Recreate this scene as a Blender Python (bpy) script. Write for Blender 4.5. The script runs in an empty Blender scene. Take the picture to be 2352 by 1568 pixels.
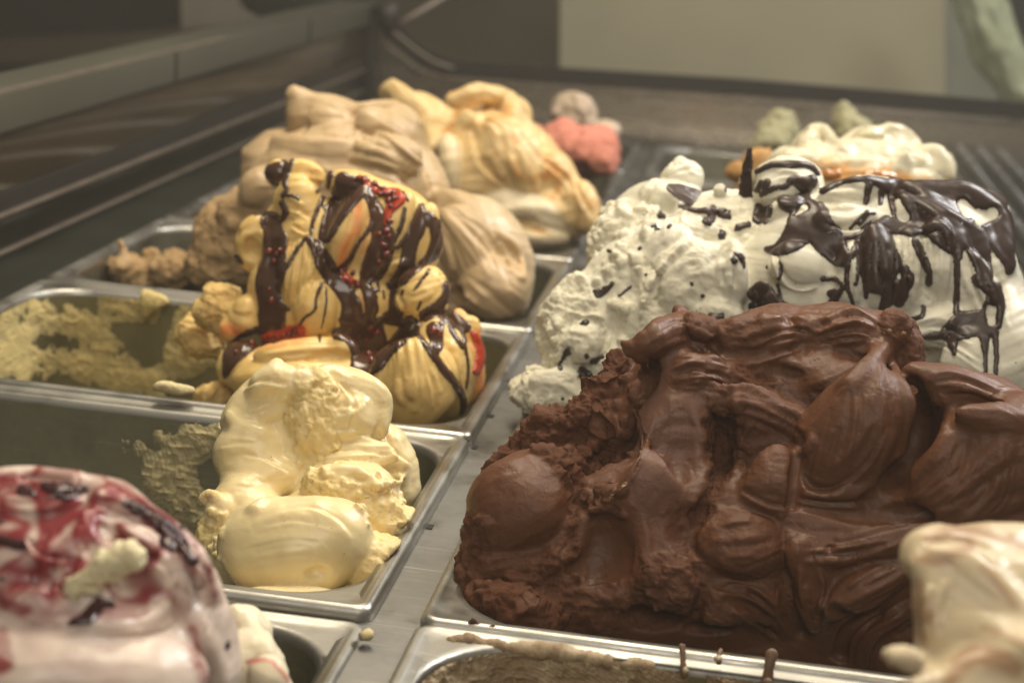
import bpy, bmesh, math, random
import numpy as np
import openvdb as vdb
from mathutils import Vector, Matrix

ONLY = ''
SC = bpy.context.scene
COL = SC.collection
HAZE = 0.036
# ------------------------------------------------------------------ camera
FPX = 6743.85283          # focal length in pixels of a 3840 px wide picture
YAW, PITCH, ROLL = -0.123815592, 0.248074422, 0.0775941513
CPOS = np.array([0.130966089, -0.666986836, 0.288499252])
_cy, _sy, _cp, _sp = math.cos(YAW), math.sin(YAW), math.cos(PITCH), math.sin(PITCH)
FW = np.array([_sy * _cp, _cy * _cp, -_sp])
_r = np.array([_cy, -_sy, 0.0])
_u = np.cross(_r, FW)
RT = math.cos(ROLL) * _r + math.sin(ROLL) * _u
UP = -math.sin(ROLL) * _r + math.cos(ROLL) * _u
FD = FPX * 0.6125         # focal length in units of a 2352 px wide picture
cam = bpy.data.cameras.new('camera')
camo = bpy.data.objects.new('camera', cam)
COL.objects.link(camo)
camo.matrix_world = Matrix(((RT[0], UP[0], -FW[0], CPOS[0]), (RT[1], UP[1], -FW[1], CPOS[1]),
                            (RT[2], UP[2], -FW[2], CPOS[2]), (0, 0, 0, 1)))
cam.sensor_width = 36.0
cam.lens = 36.0 * FPX / 3840.0
cam.clip_start = 0.02
cam.clip_end = 60
cam.dof.use_dof = True
cam.dof.focus_distance = 0.82
cam.dof.aperture_fstop = 9.5
cam.dof.aperture_blades = 8
SC.camera = camo
SC.view_settings.view_transform = 'Standard'
SC.view_settings.look = 'None'
SC.view_settings.exposure = 0.0
SC.view_settings.gamma = 1.0
SC.cycles.use_denoising = True
SC.cycles.max_bounces = 8
SC.cycles.diffuse_bounces = 3
SC.cycles.glossy_bounces = 4
SC.cycles.transmission_bounces = 6
SC.cycles.caustics_reflective = False
SC.cycles.caustics_refractive = False

# ------------------------------------------------------------------ light
world = bpy.data.worlds.new('World')
SC.world = world
world.use_nodes = True
world.node_tree.nodes['Background'].inputs[0].default_value = (0.66, 0.60, 0.49, 1)
world.node_tree.nodes['Background'].inputs[1].default_value = 0.27


def area(name, loc, target, sx, sy, power, color):
    l = bpy.data.lights.new(name, 'AREA')
    l.shape = 'RECTANGLE'
    l.size, l.size_y = sx, sy
    l.energy = power
    l.color = color
    o = bpy.data.objects.new(name, l)
    COL.objects.link(o)
    o.location = loc
    d = Vector(target) - Vector(loc)
    o.rotation_euler = d.to_track_quat('-Z', 'Y').to_euler()
    return o


area('window_light', (1.15, 1.05, 1.45), (0.1, 0.3, 0.0), 0.65, 0.75, 31, (0.99, 0.975, 0.95))
area('case_lamp', (-0.05, 0.45, 1.15), (0.0, 0.35, 0.0), 0.30, 1.2, 16, (1.0, 0.87, 0.66))
area('panel_fill', (0.9, 2.35, 1.7), (0.55, 3.0, 0.2), 0.8, 0.5, 16, (1.0, 0.95, 0.84))  # added fill lamp that brightens the beige panel, no real fixture
area('street_light', (0.3, -1.9, 1.5), (0.0, 0.2, 0.0), 1.4, 0.9, 16, (1.0, 0.93, 0.82))


# ------------------------------------------------------------------ helpers


def at(px, py, Y):
    """the point of the place at distance line y = Y that the photograph shows at (px, py)"""
    d = FW + RT * ((px - 1176) / FD) - UP * ((py - 784) / FD)
    return CPOS + d * ((Y - CPOS[1]) / d[1])


def scale_at(p):
    return float(np.dot(np.asarray(p) - CPOS, FW)) / FD      # metres per picture unit there


def tag(o, label=None, cat=None, group=None, kind=None):
    if label: o['label'] = label
    if cat: o['category'] = cat
    if group: o['group'] = group
    if kind: o['kind'] = kind
    return o


def empty(name, loc=(0, 0, 0)):
    o = bpy.data.objects.new(name, None)
    COL.objects.link(o)
    o.location = loc
    return o


def link(name, me, mat, parent=None):
    o = bpy.data.objects.new(name, me)
    COL.objects.link(o)
    if mat is not None and len(me.materials) == 0:
        me.materials.append(mat)
    if parent is not None:
        o.parent = parent
        if parent.type == 'EMPTY' or True:
            o.matrix_parent_inverse = Matrix.Translation(-Vector(parent.location))
    return o


def mesh_np(name, V, Q, smooth=True, attrs=None):
    me = bpy.data.meshes.new(name)
    V = np.ascontiguousarray(V, dtype=np.float32)
    Q = np.ascontiguousarray(Q, dtype=np.int32)
    n, k = Q.shape
    me.vertices.add(len(V)); me.vertices.foreach_set('co', V.ravel())
    me.loops.add(n * k); me.loops.foreach_set('vertex_index', Q.ravel())
    me.polygons.add(n)
    me.polygons.foreach_set('loop_start', np.arange(0, n * k, k, dtype=np.int32))
    me.polygons.foreach_set('loop_total', np.full(n, k, dtype=np.int32))
    if smooth:
        me.polygons.foreach_set('use_smooth', np.ones(n, dtype=bool))
    me.update(calc_edges=True)
    for an, av in (attrs or {}).items():
        a = me.attributes.new(an, 'FLOAT', 'POINT')
        a.data.foreach_set('value', np.ascontiguousarray(av, dtype=np.float32))
    return me


def pydata(name, verts, faces, mat, parent=None, smooth=False, bevel=0.0, seg=2):
    me = bpy.data.meshes.new(name)
    bm = bmesh.new()
    vs = [bm.verts.new(v) for v in verts]
    for f in faces:
        try: bm.faces.new([vs[i] for i in f])
        except ValueError: pass
    bmesh.ops.recalc_face_normals(bm, faces=bm.faces)
    if bevel:
        bmesh.ops.bevel(bm, geom=list(bm.edges), offset=bevel, segments=seg, profile=0.7, affect='EDGES', clamp_overlap=True)
    if smooth:
        for f in bm.faces: f.smooth = True
    bm.to_mesh(me); bm.free()
    return link(name, me, mat, parent)


def box(name, lo, hi, mat, parent=None, bevel=0.0, seg=2):
    x0, y0, z0 = lo; x1, y1, z1 = hi
    v = [(x0, y0, z0), (x1, y0, z0), (x1, y1, z0), (x0, y1, z0), (x0, y0, z1), (x1, y0, z1), (x1, y1, z1), (x0, y1, z1)]
    f = [(0, 3, 2, 1), (4, 5, 6, 7), (0, 1, 5, 4), (1, 2, 6, 5), (2, 3, 7, 6), (3, 0, 4, 7)]
    return pydata(name, v, f, mat, parent, smooth=bevel > 0, bevel=bevel, seg=seg)


def extrude_y(name, prof, y0, y1, mat, parent=None, smooth=False, bevel=0):
    """closed xz profile extruded along the case"""
    n = len(prof)
    v = [(x, y0, z) for x, z in prof] + [(x, y1, z) for x, z in prof]
    f = [(i, (i + 1) % n, n + (i + 1) % n, n + i) for i in range(n)] + [tuple(range(n))[::-1], tuple(range(n, 2 * n))]
    return pydata(name, v, f, mat, parent, smooth=smooth, bevel=bevel)


def tube(name, pts, r, mat, parent=None, seg=10):
    bm = bmesh.new()
    rings = []
    P = [Vector(p) for p in pts]
    for i, p in enumerate(P):
        d = (P[min(i + 1, len(P) - 1)] - P[max(i - 1, 0)]).normalized()
        a = d.orthogonal().normalized() if i == 0 else (a - d * a.dot(d)).normalized()
        b = d.cross(a)
        rr = r[i] if isinstance(r, (list, tuple)) else r
        rings.append([bm.verts.new(p + (a * math.cos(t) + b * math.sin(t)) * rr) for t in [2 * math.pi * j / seg for j in range(seg)]])
    for i in range(len(rings) - 1):
        for j in range(seg):
            bm.faces.new((rings[i][j], rings[i][(j + 1) % seg], rings[i + 1][(j + 1) % seg], rings[i + 1][j])).smooth = True
    bm.faces.new(rings[0][::-1]); bm.faces.new(rings[-1])
    me = bpy.data.meshes.new(name); bm.to_mesh(me); bm.free()
    return link(name, me, mat, parent)


# ------------------------------------------------------------------ noise
_rng = np.random.default_rng(7)
_LAT = _rng.uniform(-1, 1, (64, 64, 64)).astype(np.float32)


def vnoise(P, off=0.0):
    """smooth lattice noise in -1..1 at points P (n,3)"""
    P = P + np.float32(off)
    i = np.floor(P).astype(np.int32)
    f = (P - i).astype(np.float32)
    f = f * f * f * (f * (f * 6 - 15) + 10)
    i &= 63
    j = (i + 1) & 63
    x0, y0, z0 = i.T; x1, y1, z1 = j.T
    fx, fy, fz = f.T
    c00 = _LAT[x0, y0, z0] * (1 - fx) + _LAT[x1, y0, z0] * fx
    c10 = _LAT[x0, y1, z0] * (1 - fx) + _LAT[x1, y1, z0] * fx
    c01 = _LAT[x0, y0, z1] * (1 - fx) + _LAT[x1, y0, z1] * fx
    c11 = _LAT[x0, y1, z1] * (1 - fx) + _LAT[x1, y1, z1] * fx
    return (c00 * (1 - fy) + c10 * fy) * (1 - fz) + (c01 * (1 - fy) + c11 * fy) * fz


def fbm(P, oct=3, off=0.0, gain=0.5):
    s = 0; a = 1.0; t = 0
    for k in range(oct):
        s = s + a * vnoise(P * np.float32(2.03 ** k), off + 17.3 * k)
        t += a; a *= gain
    return s / t


def ridged(P, oct=3, off=0.0, gain=0.5):
    s = 0; a = 1.0; t = 0
    for k in range(oct):
        s = s + a * (1 - 2 * np.abs(vnoise(P * np.float32(2.03 ** k), off + 11.7 * k)))
        t += a; a *= gain
    return s / t


def vnormals(V, Q):
    a = V[Q[:, 2]] - V[Q[:, 0]]; b = V[Q[:, 3 if Q.shape[1] > 3 else 1]] - V[Q[:, 1 if Q.shape[1] > 3 else 0]]
    n = np.cross(a, b)
    N = np.zeros_like(V)
    for k in range(Q.shape[1]):
        for c in range(3):
            N[:, c] += np.bincount(Q[:, k], weights=n[:, c], minlength=len(V))
    N /= np.linalg.norm(N, axis=1, keepdims=True) + 1e-12
    return N


def relax(V, Q, it=1, lam=0.5):
    k = Q.shape[1]
    a = np.concatenate([Q[:, i] for i in range(k)]); b = np.concatenate([Q[:, (i + 1) % k] for i in range(k)])
    I = np.concatenate([a, b]); J = np.concatenate([b, a])
    cnt = np.bincount(I, minlength=len(V)).astype(np.float32)[:, None] + 1e-9
    for _ in range(it):
        S = np.stack([np.bincount(I, weights=V[J, c], minlength=len(V)) for c in range(3)], 1)
        V = V + lam * (S / cnt - V)
    return V.astype(np.float32)


def catmull(P, sub):
    if len(P) < 3: return P
    n = len(P); out = []
    for t in np.linspace(0, n - 1, (n - 1) * sub + 1):
        i = min(int(t), n - 2); f = t - i
        p0, p1, p2, p3 = P[max(i - 1, 0)], P[i], P[i + 1], P[min(i + 2, n - 1)]
        out.append(0.5 * (2 * p1 + (p2 - p0) * f + (2 * p0 - 5 * p1 + 4 * p2 - p3) * f * f + (-p0 + 3 * p1 - 3 * p2 + p3) * f ** 3))
    return np.array(out)


def project(V):
    d = V - CPOS
    z = d @ FW
    return 1176 + FD * (d @ RT) / z, 784 - FD * (d @ UP) / z, z


# ------------------------------------------------------------------ sculpting: solids joined and carved on a voxel grid
class Sculpt:
    def __init__(self, vox=0.001, warp=0.004, wl=0.03, seed=1, st=0.0006, cr=0.0, Y=0.1, fine=0.00015, w2=0.14, front=False, yr=(-0.02, 0.27), boost=1.0, ra=1.0):
        self.vox, self.warp, self.wl, self.seed, self.Y = vox, warp, wl, seed, Y
        self.ops = []
        self.front = front
        self.yr = yr
        self.boost, self.ra = boost, ra
        self.vw = (0.0, 0.0, 1.0)
        self.reliefs = []
        self.fine, self.w2 = fine, w2
        self.st, self.cr = st, cr

    def view(self, ox=0.0, oy=0.0, sc=1.0):
        """positions that follow are read off an enlarged view of the picture"""
        self.vw = (ox, oy, sc); return self

    def tr(self, px, py, *r):
        ox, oy, sc = self.vw
        return (ox + sc * px, oy + sc * py) + tuple(None if q is None else q * sc for q in r)

    def E(self, px, py, Y, a, b, c=None, **kw):
        px, py, a, b, c = self.tr(px, py, a, b, c)
        return self._E(px, py, Y, a, b, c, **kw)

    def _E(self, px, py, Y, a, b, c=None, th=0, tx=0, ty=0, k=0.002, cut=False, **at_):
        """ellipsoid: picture position and distance line, radii in picture units, turned th in the picture,
        tipped tx (top towards the viewer) and ty"""
        c = c if c is not None else 0.5 * (a + b)
        p = at(px, py, Y); s = scale_at(p)
        if self.front:
            d_ = p - CPOS; p = p + d_ / np.linalg.norm(d_) * c * s
        t = math.radians(th)
        ex = math.cos(t) * RT + math.sin(t) * UP
        ey = -math.sin(t) * RT + math.cos(t) * UP
        ez = -FW
        if tx:
            q = math.radians(tx); ey, ez = math.cos(q) * ey + math.sin(q) * ez, -math.sin(q) * ey + math.cos(q) * ez
        if ty:
            q = math.radians(ty); ex, ez = math.cos(q) * ex + math.sin(q) * ez, -math.sin(q) * ex + math.cos(q) * ez
        self.ops.append(dict(t='E', p=p, M=np.array([ex, ey, ez]), r=np.array([a, b, c]) * s, k=k, cut=cut, at=at_))
        return self

    def C(self, *a, **kw):
        return self.E(*a, cut=True, **kw)

    def T(self, pts, **kw):
        return self._T([(*self.tr(p[0], p[1]), p[2], p[3] * self.vw[2]) for p in pts], **kw)

    def _T(self, pts, fl=1.0, k=0.002, cut=False, **at_):
        """tube through picture points (px, py, Y, radius); fl < 1 flattens it in depth"""
        P, R = [], []
        for px, py, Y, r in pts:
            p = at(px, py, Y); sc_ = scale_at(p)
            if self.front:
                d_ = p - CPOS; p = p + d_ / np.linalg.norm(d_) * r * sc_ * fl
            P.append(p); R.append(r * sc_)
        # resample smoothly
        P = np.array(P); R = np.array(R)
        if len(P) > 2:
            n = len(P); tt = np.linspace(0, n - 1, (n - 1) * 3 + 1); out = []; ro = []
            for t in tt:
                i = min(int(t), n - 2); f = t - i
                p0, p1, p2, p3 = P[max(i - 1, 0)], P[i], P[i + 1], P[min(i + 2, n - 1)]
                out.append(0.5 * (2 * p1 + (p2 - p0) * f + (2 * p0 - 5 * p1 + 4 * p2 - p3) * f * f + (-p0 + 3 * p1 - 3 * p2 + p3) * f ** 3))
                ro.append(R[i] * (1 - f) + R[i + 1] * f)
            P = np.array(out); R = np.array(ro)
        self.ops.append(dict(t='T', P=P, R=R, fl=fl, k=k, cut=cut, at=at_))
        return self

    def CT(self, *a, **kw):
        return self.T(*a, cut=True, **kw)

    def field(self, X):
        F = np.full(len(X), 0.05, np.float32)
        for o in self.ops:
            a, b = self.bounds(o)
            if (X.max(0) < a - .01).any() or (X.min(0) > b + .01).any(): continue
            d = self.dist(o, X)
            k = np.float32(o['k'])
            if o['cut']:
                d = -d; F = np.maximum(F, d) + np.maximum(k - np.abs(F - d), 0) ** 2 / k * .25
            else:
                F = np.minimum(F, d) - np.maximum(k - np.abs(F - d), 0) ** 2 / k * .25
        return F

    def hit(self, px, py):
        """distance line of the present surface behind a picture point, and metres along the ray"""
        d = FW + RT * ((px - 1176) / FD) - UP * ((py - 784) / FD)
        y0, y1 = self.yr
        t = np.linspace((y0 - CPOS[1]) / d[1], (y1 - CPOS[1]) / d[1], 320)
        X = (CPOS + t[:, None] * d).astype(np.float32)
        F = self.field(X)
        i = np.nonzero(F < 0)[0]
        if not len(i): return None
        i = i[0]
        f = 0 if i == 0 else F[i - 1] / (F[i - 1] - F[i] + 1e-9)
        tt = t[i - 1] + (t[i] - t[i - 1]) * f if i else t[0]
        return CPOS + tt * d

    def e(self, px, py, a, b, out=None, c=None, yd=None, **kw):
        """lobe laid on the present surface so that it stands out by `out` picture units"""
        px, py, a, b, out, c = self.tr(px, py, a, b, out, c)
        c = c if c is not None else 0.6 * min(a, b)
        out = (out if out is not None else 0.5 * c) * self.boost
        h = self.hit(px, py)
        if h is None: h = at(px, py, yd if yd is not None else self.Y)
        d = h - CPOS; L = np.linalg.norm(d); s = scale_at(h)
        p = h + d / L * (c - out) * s
        fr, self.front = self.front, False
        kw.setdefault('k', 0.0012)
        self._E(px, py, p[1], a, b, c, **kw)
        self.front = fr
        return self

    def c(self, px, py, a, b, dig=None, c=None, **kw):
        c = c if c is not None else 0.6 * min(a, b)
        dig = dig if dig is not None else 0.6 * c
        bo, self.boost = self.boost, 1.0
        self.e(px, py, a, b, 2 * c - dig, c, cut=True, **kw)
        self.boost = bo
        return self

    def t(self, pts, out=0.55, fl=1.0, cut=False, **kw):
        """roll or ridge laid along the present surface; out is the share of its radius that stands clear"""
        P = []
        for q in pts:
            px, py, r = self.tr(*q[:3])
            h = self.hit(px, py)
            if h is None: h = at(px, py, P[-1][2] if P else self.Y); 
            d = h - CPOS; L = np.linalg.norm(d); s = scale_at(h)
            oo = (q[3] if len(q) > 3 else out) * r
            p = h + d / L * (r * fl - oo) * s
            P.append((px, py, p[1], r))
        fr, self.front = self.front, False
        kw.setdefault('k', 0.0016)
        self._T(P, fl=fl, cut=cut, **kw)
        self.front = fr
        return self

    def ct(self, pts, dig=0.8, **kw):
        return self.t(pts, out=2 - dig, cut=True, **kw)

    def R(self, *strokes):
        """relief: each stroke = (points (px, py), height in mm, width in picture units, kind)"""
        for st in strokes:
            self.reliefs.append(([self.tr(*p) for p in st[0]], st[1], st[2] * self.vw[2]) + tuple(st[3:]))
        return self

    def flow(self, A, B, n, amp, w, seed=0, kinds=('fold', 'ridge', 'groove')):
        """a family of spatula marks running between two guide curves"""
        rn = random.Random(seed * 7 + len(self.reliefs))
        A = catmull(np.array(A, float), 4); B = catmull(np.array(B, float), 4)
        m = min(len(A), len(B))
        A = A[np.linspace(0, len(A) - 1, m).astype(int)]; B = B[np.linspace(0, len(B) - 1, m).astype(int)]
        for i in range(n):
            t = (i + rn.uniform(.15, .85)) / n
            C = A * (1 - t) + B * t
            a = rn.randint(0, max(0, m // 3)); b = rn.randint(max(a + 3, (2 * m) // 3), m)
            C = C[a:b][::2] if (b - a) > 6 else C[a:b]
            if len(C) < 2: continue
            if rn.random() < .5: C = C[::-1]
            self.R(([tuple(c) for c in C], amp * rn.uniform(.4, 1.2), w * rn.uniform(.5, 1.4), rn.choice(kinds)))
        return self

    def scatter(self, x0, y0, x1, y1, n, r0, r1, seed=0, only=None, **kw):
        """torn flecks and small clots over a patch of the surface"""
        rn = random.Random(seed)
        ops = list(self.ops)
        pend = []
        for _ in range(n):
            px, py = rn.uniform(x0, x1), rn.uniform(y0, y1)
            if only and not only(px, py): continue
            a, b_ = self.tr(px, py)
            h = self.hit(a, b_)
            if h is None: continue
            r = rn.uniform(r0, r1)
            pend.append((h, a, b_, r * rn.uniform(.6, 1.3) * self.vw[2], r * rn.uniform(.35, .8) * self.vw[2], rn.uniform(0, 180)))
        for h, a, b_, ra_, rb_, th in pend:
            c = .7 * min(ra_, rb_); d = h - CPOS; L = np.linalg.norm(d); s_ = scale_at(h)
            p = h + d / L * (c * .1) * s_
            fr, self.front = self.front, False
            self._E(a, b_, p[1], ra_, rb_, c, th=th, **{**dict(k=.0014, cr=.0012), **kw})
            self.front = fr
        return self

    def relief(self, V, N):
        X, Y, Z = project(V)
        fac = np.clip(-(N @ FW) * 2.5 + 0.4, 0, 1)
        D = np.zeros(len(V), np.float32)
        for st in self.reliefs:
            pts, amp, w = st[0], st[1], st[2]
            kind = st[3] if len(st) > 3 else 'fold'
            S = catmull(np.array(pts, float), 5)
            m = 4 * w + 8
            idx = np.nonzero((X > S[:, 0].min() - m) & (X < S[:, 0].max() + m) & (Y > S[:, 1].min() - m) & (Y < S[:, 1].max() + m))[0]
            if not len(idx): continue
            x, y = X[idx], Y[idx]
            best = np.full(len(idx), 1e9); sg = np.ones(len(idx)); tt = np.zeros(len(idx)); n = len(S) - 1
            for i in range(n):
                dx, dy = S[i + 1, 0] - S[i, 0], S[i + 1, 1] - S[i, 1]; l2 = dx * dx + dy * dy + 1e-9
                t = np.clip(((x - S[i, 0]) * dx + (y - S[i, 1]) * dy) / l2, 0, 1)
                ex, ey = x - S[i, 0] - t * dx, y - S[i, 1] - t * dy
                d = np.hypot(ex, ey); c = dx * ey - dy * ex
                q = d < best
                best[q] = d[q]; sg[q] = np.sign(c[q]); tt[q] = (i + t[q]) / n
            taper = np.clip(np.minimum(tt, 1 - tt) * 5, 0, 1) ** 0.7
            sd = best * sg
            if kind == 'fold':        # raised on the right-hand side of the stroke, sharp step on the other
                h = np.where(sd > 0, np.exp(-(sd / w) ** 1.2), np.exp(-(sd / 2.6) ** 2))
                h = h - 0.55 * np.exp(-((sd + 7) / 4.5) ** 2)
            elif kind == 'ridge':
                h = np.exp(-(sd / w) ** 2)
            else:                     # groove
                h = -np.exp(-np.abs(sd / w) ** 1.3)
            D[idx] += (h * taper * amp * self.ra * 0.001).astype(np.float32)
        return D * fac

    def bounds(self, o):
        if o['t'] == 'E':
            e = np.sqrt(((o['M'] * o['r'][:, None]) ** 2).sum(0))
            return o['p'] - e, o['p'] + e
        r = o['R'].max()
        return o['P'].min(0) - r, o['P'].max(0) + r

    def dist(self, o, X):
        """X (...,3) float32"""
        if o['t'] == 'E':
            q = (X - o['p'].astype(np.float32)) @ o['M'].T.astype(np.float32)
            u = q / o['r'].astype(np.float32)
            k0 = np.sqrt((u * u).sum(-1))
            w = u / o['r'].astype(np.float32)
            k1 = np.sqrt((w * w).sum(-1)) + 1e-9
            d = k0 * (k0 - 1) / k1
            for pl in o['at'].get('pl', ()):
                an, off = math.radians(pl[0]), pl[1]; tl = math.radians(pl[2] if len(pl) > 2 else 0)
                nv = np.array([math.cos(an) * math.cos(tl), math.sin(an) * math.cos(tl), math.sin(tl)], np.float32)
                e = q @ nv - np.float32(off * np.sqrt(((nv * o['r']) ** 2).sum()))
                kk = np.float32(o['at'].get('pk', 0.0012))
                h = np.maximum(kk - np.abs(d - e), 0) / kk
                d = np.maximum(d, e) + h * h * kk * 0.25
            return d
        fl = np.float32(1 / o['fl'])
        best = None
        P = o['P'].astype(np.float32); R = o['R'].astype(np.float32)
        fw = FW.astype(np.float32)

        def sq(v):
            return v + (fl - 1) * (v @ fw)[..., None] * fw if fl != 1 else v
        XX = sq(X); PP = sq(P)
        for i in range(len(P) - 1):
            a = PP[i]; b = PP[i + 1]; ab = b - a
            h = np.clip(((XX - a) @ ab) / (ab @ ab + 1e-12), 0, 1)
            v = XX - a - h[..., None] * ab
            d = np.sqrt((v * v).sum(-1)) - (R[i] * (1 - h) + R[i + 1] * h)
            best = d if best is None else np.minimum(best, d)
        return best * np.float32(o['fl'] if o['fl'] < 1 else 1)

    def build(self, zmin=-0.06, rect=None, rect_slope=1.2, zfloor=None):
        vox = self.vox
        lo = np.min([self.bounds(o)[0] for o in self.ops if not o['cut']], 0) - 4 * vox
        hi = np.max([self.bounds(o)[1] for o in self.ops if not o['cut']], 0) + 4 * vox
        lo[2] = max(lo[2], zmin)
        n = np.ceil((hi - lo) / vox).astype(int) + 1
        BIG = np.float32(4 * vox)
        F = np.full(n, 0.05, np.float32)
        ax = [(lo[i] + vox * np.arange(n[i])).astype(np.float32) for i in range(3)]
        for o in self.ops:
            a, b = self.bounds(o); m = 3 * vox + o['k']
            i0 = np.clip(np.floor((a - m - lo) / vox).astype(int), 0, n); i1 = np.clip(np.ceil((b + m - lo) / vox).astype(int) + 1, 0, n)
            if (i1 <= i0).any(): continue
            sl = tuple(slice(i0[i], i1[i]) for i in range(3))
            X = np.stack(np.meshgrid(*[ax[i][sl[i]] for i in range(3)], indexing='ij'), -1)
            d = self.dist(o, X)
            G = F[sl]; k = np.float32(o['k'])
            if o['cut']:
                d = -d
                h = np.maximum(k - np.abs(G - d), 0) / k
                F[sl] = np.maximum(G, d) + h * h * k * 0.25
            else:
                h = np.maximum(k - np.abs(G - d), 0) / k
                F[sl] = np.minimum(G, d) - h * h * k * 0.25
        Z = ax[2][None, None, :]
        if rect:
            x0, y0, x1, y1, r = rect
            X = ax[0][:, None]; Y = ax[1][None, :]
            qx = np.abs(X - (x0 + x1) / 2) - (x1 - x0) / 2 + r; qy = np.abs(Y - (y0 + y1) / 2) - (y1 - y0) / 2 + r
            sd = np.sqrt(np.maximum(qx, 0) ** 2 + np.maximum(qy, 0) ** 2) + np.minimum(np.maximum(qx, qy), 0) - r
            F = np.maximum(F, (sd[:, :, None] - np.maximum(Z, 0) * rect_slope).astype(np.float32))
        F = np.clip(F, -BIG, BIG)
        F[:, :, 0] = BIG
        g = vdb.FloatGrid(float(BIG)); g.copyFromArray(F, tolerance=0.0)
        V, Q = g.convertToQuads(0.0)
        V = (V * vox + lo).astype(np.float32)
        V = relax(V, Q, 1, 0.5)
        self.V0, self.Q = V, Q
        N = vnormals(V, Q)
        c = V.mean(0)
        if ((V - c) * N).sum() < 0:
            Q = Q[:, ::-1].copy(); self.Q = Q; N = -N
        # who owns each vertex
        best = np.full(len(V), 9.0, np.float32); own = np.zeros(len(V), np.int32)
        cb = np.full(len(V), -9.0, np.float32); cown = np.zeros(len(V), np.int32)
        for i, o in enumerate(self.ops):
            a, b = self.bounds(o)
            idx = np.nonzero(((V > a - 0.004) & (V < b + 0.004)).all(1))[0]
            if not len(idx): continue
            d = self.dist(o, V[idx])
            if o['cut']:
                m = -d > cb[idx]; cb[idx[m]] = -d[m]; cown[idx[m]] = i
            else:
                m = d < best[idx]; best[idx[m]] = d[m]; own[idx[m]] = i
        m = np.abs(cb) < np.abs(best)
        own[m] = cown[m]
        self.own = own
        # per-vertex attributes and local frames
        L = np.zeros_like(V); ST = np.zeros(len(V), np.float32); CR = np.zeros(len(V), np.float32); TI = np.zeros(len(V), np.float32); WV = np.zeros(len(V), np.float32)
        for i, o in enumerate(self.ops):
            idx = np.nonzero(own == i)[0]
            if not len(idx): continue
            A = o['at']
            if o['t'] == 'E':
                M = o['M']; p = o['p']
            else:
                ex = o['P'][-1] - o['P'][0]; ex /= np.linalg.norm(ex) + 1e-9
                ez = -FW - ex * np.dot(-FW, ex); ez /= np.linalg.norm(ez) + 1e-9
                M = np.array([ex, np.cross(ez, ex), ez]); p = o['P'][0]
            sa = math.radians(A.get('sa', 0))
            ex = math.cos(sa) * M[0] + math.sin(sa) * M[1]; ey = -math.sin(sa) * M[0] + math.cos(sa) * M[1]
            q = (V[idx] - p) @ np.array([ex, ey, M[2]]).T
            bend = A.get('bend', 0.0)
            q[:, 1] += bend * q[:, 0] ** 2 * 10
            if 'fan' in A:
                fx_, fy_, cnt = A['fan']; s_ = scale_at(p)
                dx_, dy_ = q[:, 0] - fx_ * s_, q[:, 1] - fy_ * s_
                L[idx] = np.stack([np.hypot(dx_, dy_) * 14, np.arctan2(dy_, dx_) * cnt, q[:, 2] * 14], 1) + i * 7.31
            else:
                L[idx] = q * np.array([12.0, 1 / A.get('sw', 0.006), 30.0]) + i * 7.31
            WV[idx] = A.get('wv', 0.0)
            ST[idx] = A.get('st', self.st); CR[idx] = A.get('cr', self.cr); TI[idx] = A.get('ti', 0.0)
        CR = self.smooth(CR, 3); ST = self.smooth(ST, 2)
        sd = self.seed * 5.37
        disp = ST * (fbm(L, 3, sd, 0.6) * 1.6 * (1 - WV) + WV * (np.abs(np.sin(L[:, 1] * 3.14 + 2.2 * vnoise(L * np.float32(0.35), sd))) * 1.4 - 0.7))
        rough = ridged(V / np.float32(0.0075), 4, sd + 3, 0.72)
        lump = fbm(V / np.float32(0.012), 2, sd + 9)
        disp += CR * (rough * 1.25 + lump * 1.3 + 0.1)
        disp += self.fine * fbm(V / np.float32(0.006), 3, sd + 1)
        W = np.stack([fbm(V / np.float32(self.wl), 2, sd + 21 + 13 * c_) for c_ in range(3)], 1) * self.warp
        W2 = np.stack([fbm(V / np.float32(self.wl * 0.33), 2, sd + 71 + 13 * c_) for c_ in range(3)], 1) * self.warp * self.w2
        V = V + W + W2 + N * disp[:, None]
        if self.reliefs:
            V = V.astype(np.float32)
            V = V + N * self.relief(V, N)[:, None]
        if zfloor is not None:
            V[:, 2] = np.maximum(V[:, 2], zfloor)
        self.V = V.astype(np.float32)
        self.N = vnormals(self.V, Q)
        self.crumb = np.clip(CR / 0.002, 0, 1)
        self.tint = self.smooth(TI, 4)
        self.X, self.Yp, self.D = project(self.V)
        return self

    def smooth(self, A, it):
        Q = self.Q
        if not hasattr(self, '_ij') or self._n != len(A):
            a = np.concatenate([Q[:, i] for i in range(4)]); b = np.concatenate([Q[:, (i + 1) % 4] for i in range(4)])
            self._ij = (np.concatenate([a, b]), np.concatenate([b, a])); self._n = len(A)
            self._c = np.bincount(self._ij[0], minlength=len(A)) + 1e-9
        for _ in range(it):
            A = (0.4 * A + 0.6 * np.bincount(self._ij[0], weights=A[self._ij[1]], minlength=len(A)) / self._c)
        return A.astype(np.float32)

    def obj(self, name, mat, parent=None, origin=None, **attrs):
        at_ = {'crumb': self.crumb, 'tint': self.tint}; at_.update(attrs)
        V = self.V
        if origin is not None:
            V = V - np.array(origin, np.float32)
        me = mesh_np(name, V, self.Q, True, at_)
        o = bpy.data.objects.new(name, me); COL.objects.link(o); me.materials.append(mat)
        if origin is not None: o.location = origin
        if parent is not None:
            o.parent = parent; o.matrix_parent_inverse = Matrix.Translation(-Vector(parent.location))
        return o

    def strokes(self, strokes, holes=()):
        f = lambda L_: [[(*self.tr(p[0], p[1]), p[2] * self.vw[2]) for p in st] for st in L_]
        h = stroke_field(self.X, self.Yp, f(strokes))
        if holes: h = np.minimum(h, -stroke_field(self.X, self.Yp, f(holes)))
        return h

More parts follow.
